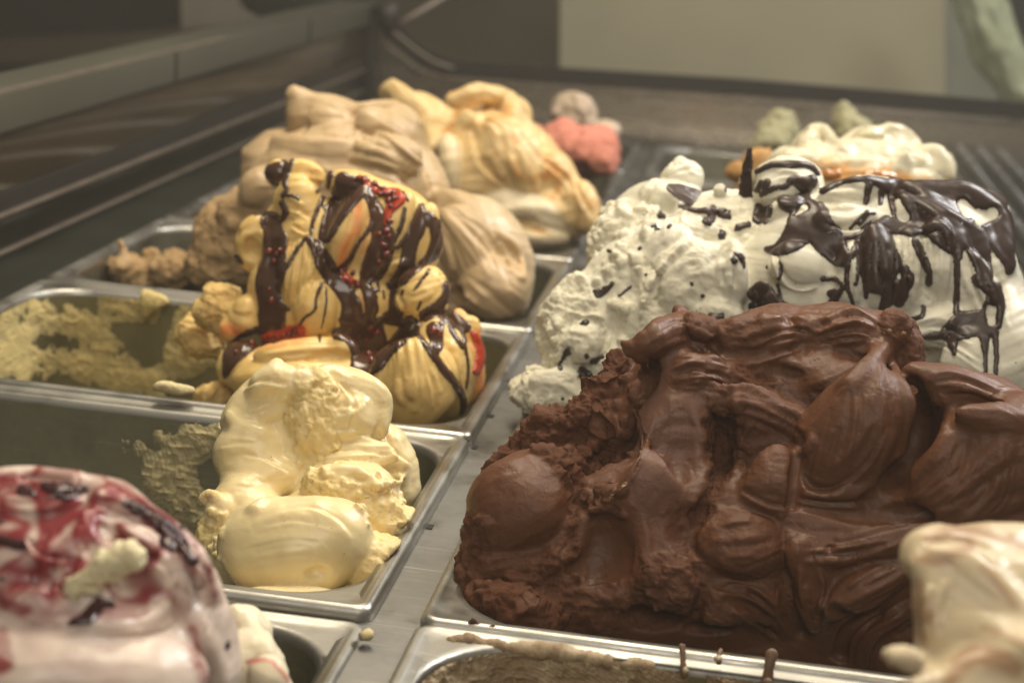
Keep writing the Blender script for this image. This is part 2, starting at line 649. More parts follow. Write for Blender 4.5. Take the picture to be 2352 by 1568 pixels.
    def paint(self, strokes, soft=14.0, amount=1.0, noise=6.0):
        h = self.strokes(strokes) + noise * fbm(self.V / np.float32(0.006), 3, 3.3) * 1.5
        self.tint = np.maximum(self.tint, np.clip(0.5 + h / soft, 0, 1) * amount).astype(np.float32)
        return self

    def surf(self, px, py):
        px, py = self.tr(px, py)
        m = np.nonzero((np.abs(self.X - px) < 5) & (np.abs(self.Yp - py) < 5))[0]
        if not len(m):
            m = np.array([np.argmin((self.X - px) ** 2 + (self.Yp - py) ** 2)])
        zmin = self.D[m].min()
        m = m[self.D[m] < zmin + 0.004]
        return self.V[m].mean(0), self.N[m].mean(0)

    # a coat of sauce over the surface: h(px, py) in picture units, > 0 inside the strokes
    def coat(self, name, h, thick, mat, parent, soft=6.0, facing=-0.35, attrs=None):
        fac = -(self.N @ FW)
        h = h + 1.2 * fbm(self.V / np.float32(0.004), 2, 8.8)
        hh = np.where(fac > facing, h, -99)
        hh = hh.astype(np.float32)
        t = thick * np.sqrt(np.clip(hh / soft, 0, 1)) - np.where(hh < 0, 0.0006, 0) + np.clip(hh, -3, 0) * 0.0003
        keepv = hh > -3
        keep = keepv[self.Q].all(1)
        Q = self.Q[keep]
        if not len(Q): return None
        VS = relax(self.V, self.Q, 3, 0.6) if thick > .001 else self.V
        # every separate splash becomes a part of its own
        lab = np.arange(len(self.V))
        a = Q.ravel(); b = np.roll(Q, -1, 1).ravel()
        while True:
            old = lab.copy()
            m = np.minimum(lab[a], lab[b]); np.minimum.at(lab, a, m); np.minimum.at(lab, b, m); lab = lab[lab]
            if (lab == old).all(): break
        ql = lab[Q[:, 0]]
        for l, cnt in zip(*np.unique(ql, return_counts=True)):
            if cnt < 10: continue
            q = Q[ql == l]
            used = np.unique(q)
            if hh[used].max() < 0.6: continue
            mp = np.full(len(self.V), -1); mp[used] = np.arange(len(used))
            tu = t[used]; du = ((VS[used] - self.V[used]) * self.N[used]).sum(1)
            du = np.where(tu > 0, np.maximum(du + tu, .4 * tu), tu)
            Vn = self.V[used] + self.N[used] * du[:, None]
            link(name, mesh_np(name, Vn, mp[q], True), mat, parent)


def stroke_field(X, Y, strokes, sub=4):
    """largest (radius - distance) to any tapered stroke: strokes = [[(x, y, r), ...], ...] in picture units"""
    h = np.full(len(X), -50, np.float32)
    for S in strokes:
        S = np.array(S, float)
        if len(S) > 2:
            n = len(S); tt = np.linspace(0, n - 1, (n - 1) * sub + 1); out = []
            for t in tt:
                i = min(int(t), n - 2); f = t - i
                p0, p1, p2, p3 = S[max(i - 1, 0)], S[i], S[i + 1], S[min(i + 2, n - 1)]
                v = 0.5 * (2 * p1 + (p2 - p0) * f + (2 * p0 - 5 * p1 + 4 * p2 - p3) * f * f + (-p0 + 3 * p1 - 3 * p2 + p3) * f ** 3)
                v[2] = p1[2] * (1 - f) + p2[2] * f
                out.append(v)
            S = np.array(out)
        m = S[:, 2].max() + 6
        idx = np.nonzero((X > S[:, 0].min() - m) & (X < S[:, 0].max() + m) & (Y > S[:, 1].min() - m) & (Y < S[:, 1].max() + m))[0]
        if not len(idx): continue
        x = X[idx]; y = Y[idx]; b = h[idx]
        for i in range(len(S) - 1):
            dx, dy = S[i + 1, 0] - S[i, 0], S[i + 1, 1] - S[i, 1]
            t = np.clip(((x - S[i, 0]) * dx + (y - S[i, 1]) * dy) / (dx * dx + dy * dy + 1e-9), 0, 1)
            d = np.hypot(x - S[i, 0] - t * dx, y - S[i, 1] - t * dy)
            b = np.maximum(b, S[i, 2] * (1 - t) + S[i + 1, 2] * t - d)
        h[idx] = b
    return h
# ------------------------------------------------------------------ materials


def nodes(m):
    m.use_nodes = True
    nt = m.node_tree
    return nt, nt.nodes, nt.links, nt.nodes['Principled BSDF']


def mk(name, col, rough=0.5, metal=0.0, bump=0.0, bscale=200.0, var=0.0, vscale=20.0, coat=0.0, sss=0.0, stretch=(1, 1, 1), emit=None, spec=0.5):
    m = bpy.data.materials.new(name)
    nt, N, L, b = nodes(m)
    b.inputs['Base Color'].default_value = (*col, 1)
    b.inputs['Roughness'].default_value = rough
    b.inputs['Metallic'].default_value = metal
    b.inputs['Coat Weight'].default_value = coat
    b.inputs['Coat Roughness'].default_value = 0.12
    b.inputs['Specular IOR Level'].default_value = spec
    if sss:
        b.inputs['Subsurface Weight'].default_value = sss
        b.inputs['Subsurface Radius'].default_value = (1, 0.7, 0.4)
        b.inputs['Subsurface Scale'].default_value = 0.004
    tc = N.new('ShaderNodeTexCoord'); mp = N.new('ShaderNodeMapping'); mp.inputs['Scale'].default_value = stretch
    L.new(tc.outputs['Object'], mp.inputs['Vector'])
    if bump:
        n = N.new('ShaderNodeTexNoise'); n.inputs['Scale'].default_value = bscale; n.inputs['Detail'].default_value = 5
        L.new(mp.outputs[0], n.inputs['Vector'])
        bp = N.new('ShaderNodeBump'); bp.inputs['Strength'].default_value = bump; bp.inputs['Distance'].default_value = 0.001
        L.new(n.outputs['Fac'], bp.inputs['Height']); L.new(bp.outputs[0], b.inputs['Normal'])
    if var:
        n = N.new('ShaderNodeTexNoise'); n.inputs['Scale'].default_value = vscale; n.inputs['Detail'].default_value = 5
        L.new(mp.outputs[0], n.inputs['Vector'])
        r = N.new('ShaderNodeMapRange'); r.inputs['To Min'].default_value = 1 - var; r.inputs['To Max'].default_value = 1 + var
        r.inputs['From Min'].default_value = 0.3; r.inputs['From Max'].default_value = 0.7
        L.new(n.outputs['Fac'], r.inputs['Value'])
        mx = N.new('ShaderNodeVectorMath'); mx.operation = 'SCALE'; mx.inputs[0].default_value = col
        L.new(r.outputs[0], mx.inputs['Scale']); L.new(mx.outputs[0], b.inputs['Base Color'])
    if emit:
        b.inputs['Emission Color'].default_value = (*emit[:3], 1); b.inputs['Emission Strength'].default_value = emit[3]
    return m


def steel(name, col=(0.44, 0.425, 0.385), rough=0.38, stretch=(1, 1, 1), smear=0.25):
    """stainless steel with fine scratches, smudges and a greasy film"""
    m = bpy.data.materials.new(name)
    nt, N, L, b = nodes(m)
    b.inputs['Metallic'].default_value = 1.0
    tc = N.new('ShaderNodeTexCoord')
    mp = N.new('ShaderNodeMapping'); mp.inputs['Scale'].default_value = stretch
    L.new(tc.outputs['Object'], mp.inputs['Vector'])
    n = N.new('ShaderNodeTexNoise'); n.inputs['Scale'].default_value = 260; n.inputs['Detail'].default_value = 6; n.inputs['Roughness'].default_value = 0.7
    L.new(mp.outputs[0], n.inputs['Vector'])
    n2 = N.new('ShaderNodeTexNoise'); n2.inputs['Scale'].default_value = 22; n2.inputs['Detail'].default_value = 6; n2.inputs['Roughness'].default_value = 0.6
    L.new(tc.outputs['Object'], n2.inputs['Vector'])
    # thin scratches: stretched noise bands in several directions
    sc = None
    for k, (ang, s) in enumerate(((0.5, 900), (1.9, 700), (2.6, 1100))):
        mq = N.new('ShaderNodeMapping'); mq.inputs['Rotation'].default_value = (0, 0, ang); mq.inputs['Scale'].default_value = (0.02, 1, 1)
        L.new(tc.outputs['Object'], mq.inputs['Vector'])
        q = N.new('ShaderNodeTexNoise'); q.inputs['Scale'].default_value = s; q.inputs['Detail'].default_value = 1
        L.new(mq.outputs[0], q.inputs['Vector'])
        t = N.new('ShaderNodeMapRange'); t.inputs['From Min'].default_value = 0.69; t.inputs['From Max'].default_value = 0.78
        L.new(q.outputs['Fac'], t.inputs['Value'])
        if sc is None: sc = t.outputs[0]
        else:
            a = N.new('ShaderNodeMath'); a.operation = 'MAXIMUM'; L.new(sc, a.inputs[0]); L.new(t.outputs[0], a.inputs[1]); sc = a.outputs[0]
    r = N.new('ShaderNodeMapRange'); r.inputs['From Min'].default_value = 0.35; r.inputs['From Max'].default_value = 0.7
    r.inputs['To Min'].default_value = rough * 0.75; r.inputs['To Max'].default_value = rough * 1.6
    L.new(n2.outputs['Fac'], r.inputs['Value'])
    L.new(r.outputs[0], b.inputs['Roughness'])
    c = N.new('ShaderNodeMix'); c.data_type = 'RGBA'
    c.inputs['A'].default_value = (*col, 1); c.inputs['B'].default_value = (col[0] * (1 - smear), col[1] * (1 - smear), col[2] * (1 - smear), 1)
    r2 = N.new('ShaderNodeMapRange'); r2.inputs['From Min'].default_value = 0.4; r2.inputs['From Max'].default_value = 0.65
    L.new(n2.outputs['Fac'], r2.inputs['Value']); L.new(r2.outputs[0], c.inputs['Factor'])
    c2 = N.new('ShaderNodeMix'); c2.data_type = 'RGBA'; c2.inputs['B'].default_value = (0.75, 0.74, 0.7, 1)
    s_ = N.new('ShaderNodeMath'); s_.operation = 'MULTIPLY'; s_.inputs[1].default_value = 0.3; L.new(sc, s_.inputs[0])
    L.new(c.outputs['Result'], c2.inputs['A']); L.new(s_.outputs[0], c2.inputs['Factor']); L.new(c2.outputs['Result'], b.inputs['Base Color'])
    bp = N.new('ShaderNodeBump'); bp.inputs['Strength'].default_value = 0.12; bp.inputs['Distance'].default_value = 0.0004
    L.new(n.outputs['Fac'], bp.inputs['Height']); L.new(bp.outputs[0], b.inputs['Normal'])
    return m


def gelato(name, col, col2=None, crumbcol=None, rough=0.42, sss=0.35, sscale=0.006, sradius=(1, 0.6, 0.3), bump=0.35, spec=0.45, coat=0.0, wave=None, speck=None, mott=0.06, frost=0.0):
    """churned ice cream: col is the body, col2 where the tint attribute is 1, crumbcol on torn icy faces"""
    m = bpy.data.materials.new(name)
    nt, N, L, b = nodes(m)
    col2 = col2 or col; crumbcol = crumbcol or col
    tc = N.new('ShaderNodeTexCoord')
    at1 = N.new('ShaderNodeAttribute'); at1.attribute_name = 'tint'
    at2 = N.new('ShaderNodeAttribute'); at2.attribute_name = 'crumb'

    def noise(s, d=4, r=0.5, dist=0.0):
        n = N.new('ShaderNodeTexNoise'); n.inputs['Scale'].default_value = s; n.inputs['Detail'].default_value = d
        n.inputs['Roughness'].default_value = r; n.inputs['Distortion'].default_value = dist
        L.new(tc.outputs['Object'], n.inputs['Vector']); return n.outputs['Fac']

    def rng(s, a, c, lo=0.0, hi=1.0):
        r = N.new('ShaderNodeMapRange'); r.inputs['From Min'].default_value = a; r.inputs['From Max'].default_value = c
        r.inputs['To Min'].default_value = lo; r.inputs['To Max'].default_value = hi; L.new(s, r.inputs['Value']); return r.outputs[0]

    def mix(f, A, B):
        x = N.new('ShaderNodeMix'); x.data_type = 'RGBA'
        for k, v in (('A', A), ('B', B)):
            if isinstance(v, tuple): x.inputs[k].default_value = (*v, 1)
            else: L.new(v, x.inputs[k])
        if isinstance(f, float): x.inputs['Factor'].default_value = f
        else: L.new(f, x.inputs['Factor'])
        return x.outputs['Result']

    def mul(a, c):
        x = N.new('ShaderNodeMath'); x.operation = 'MULTIPLY'; L.new(a, x.inputs[0])
        if isinstance(c, float): x.inputs[1].default_value = c
        else: L.new(c, x.inputs[1])
        return x.outputs[0]
    c = mix(rng(noise(28, 4), 0.35, 0.7), tuple(v * (1 + mott) for v in col), tuple(v * (1 - mott * (1, 1.2, 2.2)[i]) for i, v in enumerate(col)))
    if wave:      # ripple of a second flavour folded through: (colour, scale, distortion, low, high, amount)
        wc, ws, wd, wlo, whi, wam = wave
        f = rng(noise(ws, 6, 0.62, wd), wlo, whi)
        c = mix(mul(f, float(wam)), c, wc)
    c = mix(at1.outputs['Fac'], c, col2)
    cf = mul(at2.outputs['Fac'], 0.85)
    c = mix(cf, c, crumbcol)
    if speck:
        v = N.new('ShaderNodeTexVoronoi'); v.inputs['Scale'].default_value = speck[1]
        L.new(tc.outputs['Object'], v.inputs['Vector'])
        f = rng(v.outputs['Distance'], speck[2] * 0.6, speck[2], 1.0, 0.0)
        g = rng(noise(60, 2), 0.5, 0.56)
        c = mix(mul(mul(f, g), 0.75), c, speck[0])
    L.new(c, b.inputs['Base Color'])
    b.inputs['Subsurface Weight'].default_value = sss
    b.inputs['Subsurface Radius'].default_value = sradius
    b.inputs['Subsurface Scale'].default_value = sscale
    b.inputs['Specular IOR Level'].default_value = spec
    b.inputs['Coat Weight'].default_value = coat
    b.inputs['Coat Roughness'].default_value = 0.2
    rr = rng(noise(45, 5, 0.6), 0.3, 0.7, rough * 0.72, rough * 1.35)
    x = N.new('ShaderNodeMath'); x.operation = 'ADD'; x.use_clamp = True
    L.new(rr, x.inputs[0]); L.new(mul(at2.outputs['Fac'], 0.35), x.inputs[1]); L.new(x.outputs[0], b.inputs['Roughness'])
    b1 = N.new('ShaderNodeBump'); b1.inputs['Distance'].default_value = 0.0012
    L.new(noise(420, 5, 0.65), b1.inputs['Height'])
    sb = N.new('ShaderNodeMath'); sb.operation = 'MULTIPLY_ADD'; sb.inputs[1].default_value = 0.6; sb.inputs[2].default_value = bump * 0.45
    sb.use_clamp = True
    L.new(at2.outputs['Fac'], sb.inputs[0]); L.new(sb.outputs[0], b1.inputs['Strength'])
    b2 = N.new('ShaderNodeBump'); b2.inputs['Distance'].default_value = 0.002; b2.inputs['Strength'].default_value = bump * 0.6
    L.new(noise(110, 3, 0.5, 0.6), b2.inputs['Height']); L.new(b1.outputs[0], b2.inputs['Normal'])
    L.new(b2.outputs[0], b.inputs['Normal'])
    return m


M_STEEL = steel('pan_steel')
M_BAR = steel('bar_steel', (0.27, 0.265, 0.25), 0.46)
M_BASIN = steel('basin_steel', (0.40, 0.385, 0.30), 0.42, smear=0.4)
M_FILM = mk('milky_film_on_steel', (0.20, 0.175, 0.085), 0.42, metal=0.25, var=0.45, vscale=16, bump=0.2, bscale=90)
M_DARK = mk('dark_case_enamel', (0.011, 0.011, 0.009), 0.22, bump=0.05, var=0.3, vscale=12)
M_GREEN = mk('dull_green_steel', (0.028, 0.030, 0.024), 0.30, metal=0.2, var=0.25, vscale=9)
M_BAND = mk('dark_glossy_band', (0.075, 0.055, 0.035), 0.12, metal=0.5, var=0.35, vscale=8, stretch=(1, .4, 1))
M_FRAME = mk('grey_green_frame', (0.075, 0.074, 0.056), 0.42, var=0.22, vscale=6, stretch=(1, .5, 1), bump=0.05)
M_RAIL = mk('bright_rail', (0.50, 0.42, 0.36), 0.3, metal=0.8, var=0.2, vscale=40)
M_TRIM = mk('dull_corner_trim', (0.20, 0.165, 0.135), 0.45, metal=0.4, var=0.2)
M_BLACK = mk('black_gasket', (0.016, 0.014, 0.013), 0.5, var=0.2)
M_CHROME = steel('rail_chrome', (0.80, 0.82, 0.88), 0.30)
M_ENDP = steel('end_panel_steel', (0.50, 0.45, 0.38), 0.26, smear=0.4)

# ------------------------------------------------------------------ the display case
XL, XR, YB = -0.40, 0.415, 1.765
case = empty('display_case', (0, 0.8, -0.2))
tag(case, 'steel gelato display case with dark railed left wall around the rows of pans', 'display case')
box('floor_tray', (XL - 0.02, -0.6, -0.21), (XR + 0.1, YB + 0.02, -0.20), M_DARK, case)
for nm, x0, x1, z0, z1, m in (('side_wall', XL - 0.03, XL, -0.20, 0.000, M_GREEN), ('side_wall', XL - 0.03, XL - .001, 0.0025, 0.0275, M_DARK),
                              ('side_wall', XL - 0.03, XL - .001, 0.0305, 0.0455, M_BLACK), ('side_band', XL - 0.034, XL - .002, 0.0458, 0.0885, M_BAND),
                              ('side_frame', XL - 0.05, XL + .003, 0.090, 0.1175, M_FRAME)):
    box(nm, (x0, -0.55, z0), (x1, YB + 0.02, z1), m, case, bevel=0.0008)
box('trim_rail', (XL - 0.01, -0.55, 0.0002), (XL + .0022, YB, 0.0023), M_RAIL, case, bevel=.0005)
box('trim_rail', (XL - 0.01, -0.55, 0.0277), (XL + .0022, YB, 0.0303), M_RAIL, case, bevel=.0005)
box('frame_edge', (XL - 0.006, -0.55, 0.1177), (XL + .0022, 1.1, 0.1192), M_RAIL, case, bevel=.0004)
box('trim_seam', (XL - 0.006, -0.55, 0.0887), (XL + .0028, YB, 0.0898), M_BLACK, case)
for yy in (0.93, 1.42):
    box('frame_joint', (XL + .0028, yy, 0.0905), (XL + .0042, yy + .004, 0.117), M_BLACK, case)
# shelf between side wall and pans
box('side_ledge', (XL - 0.001, -0.55, -0.012), (-0.352, YB, -0.006), M_GREEN, case, bevel=.001)
# end of the case: corner post, panel, rails, gasket
box('end_panel', (XL, YB, -0.20), (XR + 0.2, YB + 0.008, 0.038), M_ENDP, case, bevel=.001)
box('corner_post', (XL - 0.004, YB - 0.012, -0.02), (XL + 0.012, YB + 0.03, 0.115), M_BLACK, case, bevel=.002)


def pxz(px, py, Y):
    p = at(px, py, Y); return (float(p[0]), float(Y), float(p[2]))


Yr = YB - 0.004
tube('end_trim', [pxz(872, 92, Yr), pxz(905, 118, Yr), pxz(950, 152, Yr), pxz(985, 172, Yr), pxz(1030, 181, Yr), pxz(1600, 225, Yr), pxz(1900, 246, Yr), pxz(2400, 290, Yr)], 0.0022, M_TRIM, case)
tube('end_trim', [pxz(880, 52, Yr), pxz(912, 80, Yr), pxz(955, 115, Yr), pxz(995, 142, Yr), pxz(1045, 158, Yr)], 0.0034, M_TRIM, case)
# black gasket round the end glass
g = []
for (ax_, ay_), (bx_, by_) in zip([(905, 40), (945, 85), (985, 118), (1040, 142), (1290, 157), (1700, 182), (2420, 242)],
                                  [(880, 80), (925, 112), (965, 150), (1020, 172), (1290, 192), (1700, 218), (2420, 280)]):
    g.append((pxz(ax_, ay_, YB), pxz(bx_, by_, YB)))
gv, gf = [], []
for t, b_ in g:
    for dy in (-0.006, 0.010):
        gv += [(t[0], t[1] + dy, t[2]), (b_[0], b_[1] + dy, b_[2])]
for i in range(len(g) - 1):
    a = i * 4; c = a + 4
    gf += [(a, a + 1, c + 1, c), (a + 2, c + 2, c + 3, a + 3), (a, c, c + 2, a + 2), (a + 1, a + 3, c + 3, c + 1)]
gf += [(0, 2, 3, 1), (4 * len(g) - 4, 4 * len(g) - 3, 4 * len(g) - 1, 4 * len(g) - 2)]
pydata('end_gasket', gv, gf, M_BLACK, case)
tube('glass_stay', [pxz(905, 62, YB), pxz(960, 30, YB + 0.02), pxz(1060, -30, YB + 0.05)], 0.0042, M_TRIM, case)
tube('post_cap', [pxz(885, 10, YB - .01), pxz(890, 45, YB - .01), pxz(885, 70, YB - .01)], [0.018, 0.016, 0.010], M_BLACK, case, seg=14)
# divider bar
bar = box('divider_bar', (-0.010, -0.5, -0.012), (0.030, 1.5, -0.0065), M_BAR, case, bevel=.0006)
# right-hand rails
for x_ in (0.3965, 0.4225, 0.4480):
    box('side_rail', (x_, 0.35, -0.006), (x_ + .005, YB - .03, 0.004), M_CHROME, case, bevel=.0015)
box('side_ledge', (0.381, -0.5, -0.02), (0.62, YB, -0.0065), M_GREEN, case, bevel=.001)
box('end_ledge', (XL, 1.505, -0.014), (XR + 0.2, YB, -0.008), M_ENDP, case, bevel=.001)
pts_dark = [(-.0004, y) for y in (0.03, 0.235, 0.30, 0.36, 0.47, 0.55, 0.72)]
for (x_, y_) in [(0.0012, 0.118), (0.0014, 0.247), (0.0010, 0.308), (0.0012, 0.388)]:
    box('bar_notch', (x_ - .0018, y_, -0.0064), (x_ + .0012, y_ + .006, -0.0060), M_BLACK, case)


# ------------------------------------------------------------------ pans
def rrect(x0, y0, x1, y1, r, n=9):
    pts = []
    for cx, cy, a0 in ((x1 - r, y1 - r, 0), (x0 + r, y1 - r, 90), (x0 + r, y0 + r, 180), (x1 - r, y0 + r, 270)):
        for i in range(n):
            a = math.radians(a0 + 90 * i / (n - 1)); pts.append((cx + r * math.cos(a), cy + r * math.sin(a)))
    return pts


def pan(x0, y0, x1, y1, z, label, film=False, lip=0.008, group='steel gelato pans set in two rows', fx=0.0085, fy=0.012, rr=0.036):
    root = empty('gelato_pan', ((x0 + x1) / 2, (y0 + y1) / 2, z - .15))
    tag(root, label, 'pan', group)
    gap = 0.0012
    x0 += gap; x1 -= gap; y0 += gap; y1 -= gap

    def loops(spec):
        V, F = [], []
        n = None
        for (ix, iy, dz, r) in spec:
            p = rrect(x0 + ix, y0 + iy, x1 - ix, y1 - iy, r); n = len(p)
            V += [(a, b_, z + dz) for a, b_ in p]
        for k in range(len(spec) - 1):
            for i in range(n):
                j = (i + 1) % n
                F.append((k * n + i, k * n + j, (k + 1) * n + j, (k + 1) * n + i))
        return V, F, n
    rim = [(0.0006, 0.0006, -lip, .007), (0, 0, -lip + .001, .007), (0, 0, -.003, .007), (.0008, .0008, -.0012, .0065), (.0022, .0022, -.0002, .006), (.0036, .0036, 0, .006),
           (.005, .005, -.0006, .006), (.0065, .0065, -.0013, .007), (.009, .009, -.0016, .012), (fx - .002, fy - .002, -.0017, rr), (fx, fy, -.0020, rr), (fx + .0012, fy + .0012, -.0032, rr - .001), (fx + .0016, fy + .0016, -.006, rr - .001)]
    V, F, n = loops(rim)
    pydata('rim', V, F, M_STEEL, root, smooth=True)
    bas = [(fx + .0016, fy + .0016, -.006, rr - .001), (fx + .004, fy + .004, -.07, rr - .003), (fx + .008, fy + .008, -.125, rr - .006), (fx + .013, fy + .013, -.142, rr - .008), (fx + .026, fy + .026, -.148, rr - .014)]
    V, F, n = loops(bas)
    F.append(tuple(range((len(bas) - 1) * n, len(bas) * n)))
    pydata('basin', V, F, M_FILM if film else M_BASIN, root, smooth=True)
    return root


LL = -0.348
pan(LL, -0.25, 0.0, 0.0, -0.004, 'front left steel pan holding the pink ripple mound')
pan(LL, 0.0, 0.0, 0.25, 0.0, 'steel pan of pale cream gelato, its left half scraped empty')
pan(LL, 0.25, 0.0, 0.5, 0.0, 'steel pan under the chocolate striped yellow mound, scraped at the left', film=True)
pan(LL, 0.5, 0.0, 0.75, 0.0, 'steel pan under the beige brown mound')
pan(LL, 0.75, 0.0, 1.0, 0.0, 'steel pan under the caramel streaked mound')
pan(LL, 1.0, 0.0, 1.25, 0.0, 'steel pan holding the coral pink gelato')
pan(LL, 1.25, 0.0, 1.5, 0.0, 'farthest pan of the left row, behind the coral pink gelato')
G = 0.0170
pan(G, -0.25, 0.376, 0.0, -0.001, 'front right steel pan with brown and white scrapings on its wall', film=True, lip=.005, fx=.009, fy=.005, rr=.046)
pan(G, 0.0, 0.376, 0.25, -0.001, 'steel pan of dark chocolate gelato', lip=.005, fx=.009, fy=.005, rr=.046)
pan(G, 0.25, 0.376, 0.5, -0.001, 'steel pan under the white mound with chocolate sauce', lip=.005, fx=.009, fy=.005, rr=.046)
pan(G, 0.5, 0.376, 0.75, -0.001, 'steel pan under the white and amber mound', lip=.005, fx=.009, fy=.005, rr=.046)
pan(G, 0.75, 0.376, 1.0, -0.001, 'nearly empty steel pan behind the white and amber mound', lip=.005, fx=.009, fy=.005, rr=.046)
pan(G, 1.0, 0.376, 1.25, -0.001, 'steel pan with green gelato in the right row', lip=.005, fx=.009, fy=.005, rr=.046)
pan(G, 1.25, 0.376, 1.5, -0.001, 'farthest pan of the right row', lip=.005, fx=.009, fy=.005, rr=.046)

# ------------------------------------------------------------------ room behind
M_WALL = mk('dark_brown_wall', (0.085, 0.067, 0.044), 0.8, var=0.3, vscale=3)  # dark brown wall colour, tone varies at random
M_PANEL = mk('beige_panel', (0.50, 0.455, 0.32), 0.7, var=0.12, vscale=2.0)
M_PANEL2 = mk('pale_panel_print', (0.36, 0.33, 0.22), 0.7, var=0.05, vscale=2.0)
M_GREY = mk('grey_cloth', (0.34, 0.35, 0.29), 0.85, var=0.15, vscale=5)
M_CLOTH = mk('pale_green_cloth', (0.50, 0.55, 0.38), 0.9, var=0.25, vscale=7)
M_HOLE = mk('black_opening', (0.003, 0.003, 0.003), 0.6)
M_COUNT = mk('brown_counter', (0.085, 0.065, 0.042), 0.45, var=0.25, vscale=5)
M_POST = mk('grey_post', (0.27, 0.24, 0.19), 0.6, var=0.15, vscale=6)
M_NAVY = mk('navy_cloth', (0.018, 0.022, 0.03), 0.8)
M_PINK = mk('lilac_paper', (0.22, 0.19, 0.22), 0.7)
M_DKGR = mk('dark_green_bowl', (0.045, 0.055, 0.045), 0.4)
Yw = 3.6
w_ = box('wall', (-4.0, Yw, -1.2), (4.0, Yw + 0.1, 2.4), M_WALL); tag(w_, kind='structure')
fl = box('floor', (-4.0, -3.0, -1.25), (4.0, Yw, -1.2), M_COUNT); tag(fl, kind='structure')


def slab(name, pts, Y, th, mat, label=None, cat=None, parent=None):
    """a panel of real thickness standing at distance Y whose outline the picture shows"""
    f = [pxz(a, b_, Y) for a, b_ in pts]
    v = f + [(x, y + th, z) for x, y, z in f]
    n = len(pts)
    o = pydata(name, v, [tuple(range(n)), tuple(range(2 * n - 1, n - 1, -1))] + [(i, (i + 1) % n, n + (i + 1) % n, n + i) for i in range(n)], mat, parent)
    if label: tag(o, label, cat)
    return o


pn = slab('wall_panel', [(1288, -120), (2168, -120), (2172, 330), (1284, 300)], 3.0, 0.03, M_PANEL, 'big plain beige panel behind the end of the case', 'panel')
0 and slab('panel_print', [(1700, -60), (1770, -80), (1850, -70), (1930, -20), (1985, 60), (2010, 150), (2015, 300), (1690, 280), (1675, 150), (1680, 40)], 2.992, 0.004, M_PANEL2, parent=pn)
slab('curtain', [(2168, -130), (2560, -130), (2560, 380), (2172, 360)], 3.1, 0.05, M_GREY, 'grey green curtain right of the beige panel', 'curtain')
# person's sleeve at the upper right edge
sl = Sculpt(vox=0.006, warp=0.01, wl=0.08, st=0.004, seed=4)
sl.T([(2230, -60, 2.7, 50), (2270, 60, 2.68, 55), (2330, 170, 2.66, 60), (2420, 280, 2.64, 70)], st=.01, sw=.03, k=.01)
sl.build(zmin=-1)
so = sl.obj('sleeve', M_CLOTH); tag(so, 'pale green wrinkled cloth at the upper right edge', 'cloth')
slab('dark_strap', [(2300, -60), (2420, -60), (2420, 190), (2350, 100)], 2.5, 0.02, M_NAVY, 'dark navy strap in the upper right corner', 'strap')

slab('dark_opening', [(-80, -60), (412, -60), (414, 72), (200, 92), (-80, 108)], 2.9, 0.05, M_HOLE, 'black opening at the upper left behind the case', 'opening')
slab('counter', [(-80, 104), (200, 90), (430, 70), (470, 66), (470, 230), (-80, 260)], 2.7, 0.3, M_COUNT, 'brown counter behind the left side of the case', 'counter')
slab('counter_shadow_board', [(-80, 158), (250, 142), (360, 128), (360, 170), (-80, 250)], 2.5, 0.1, M_HOLE, 'black board standing in for the shadow under the brown counter at upper left', 'board')  # black slab put in for the shadow under the counter
slab('post', [(414, -60), (568, -60), (562, 150), (418, 150)], 2.8, 0.12, M_POST, 'grey beige post at the top left beyond the case', 'post')
b_ = Sculpt(vox=0.006, warp=0.004, wl=0.1, st=0, seed=4)
b_.E(700, -10, 2.5, 150, 62, 100, th=3, k=.01)
b_.build(zmin=-1); bo = b_.obj('dark_bowl', M_DKGR); tag(bo, 'dark green rounded bowl at top behind the case corner', 'bowl')
slab('tray', [(590, 30), (650, 22), (700, 40), (650, 58), (600, 50)], 2.3, 0.02, M_HOLE, 'small black tray below the dark green bowl', 'tray')
slab('paper', [(1090, 168), (1240, 150), (1245, 210), (1100, 225)], 2.6, 0.01, M_PINK, 'lilac paper seen through the end glass', 'paper')

# bright things outside the picture that the steel and glass reflect: none; only the lamps above
# ------------------------------------------------------------------ mounds of gelato
def RECT(x0, y0, x1, y1):
    r, e, f = (0.035, 0.0099, 0.0134) if x0 < -.1 else (0.045, 0.0104, 0.0064)
    return (x0 + e, y0 + f, x1 - e, y1 - f, r)


def mound(name, label, px, py, Y, group='mounds of gelato in the pans', cat='gelato'):
    o = empty(name, tuple(at(px, py, Y)))
    return tag(o, label, cat, group)


def want(k):
    return not ONLY or k in ONLY.split(',')


def blob(name, mat, parent, c, n, r, seed=0, rough=0.35, squash=(1, 1, 1), sub=2, loc_attr=None):
    """small uneven lump"""
    bm = bmesh.new(); bmesh.ops.create_icosphere(bm, subdivisions=sub, radius=1.0)
    P = np.array([v.co[:] for v in bm.verts], np.float32)
    d = 1 + rough * fbm(P * np.float32(1.3) + np.float32(seed * 3.1), 2, seed * 1.7)
    P = P * d[:, None] * np.array(squash, np.float32)
    n = Vector(n).normalized() if n is not None else Vector((0, 0, 1))
    q = n.to_track_quat('Z', 'Y').to_matrix()
    for v, p in zip(bm.verts, P):
        v.co = q @ Vector(p.tolist()) * r + Vector([float(a) for a in c])
    for f in bm.faces: f.smooth = True
    me = bpy.data.meshes.new(name); bm.to_mesh(me); bm.free()
    return link(name, me, mat, parent)


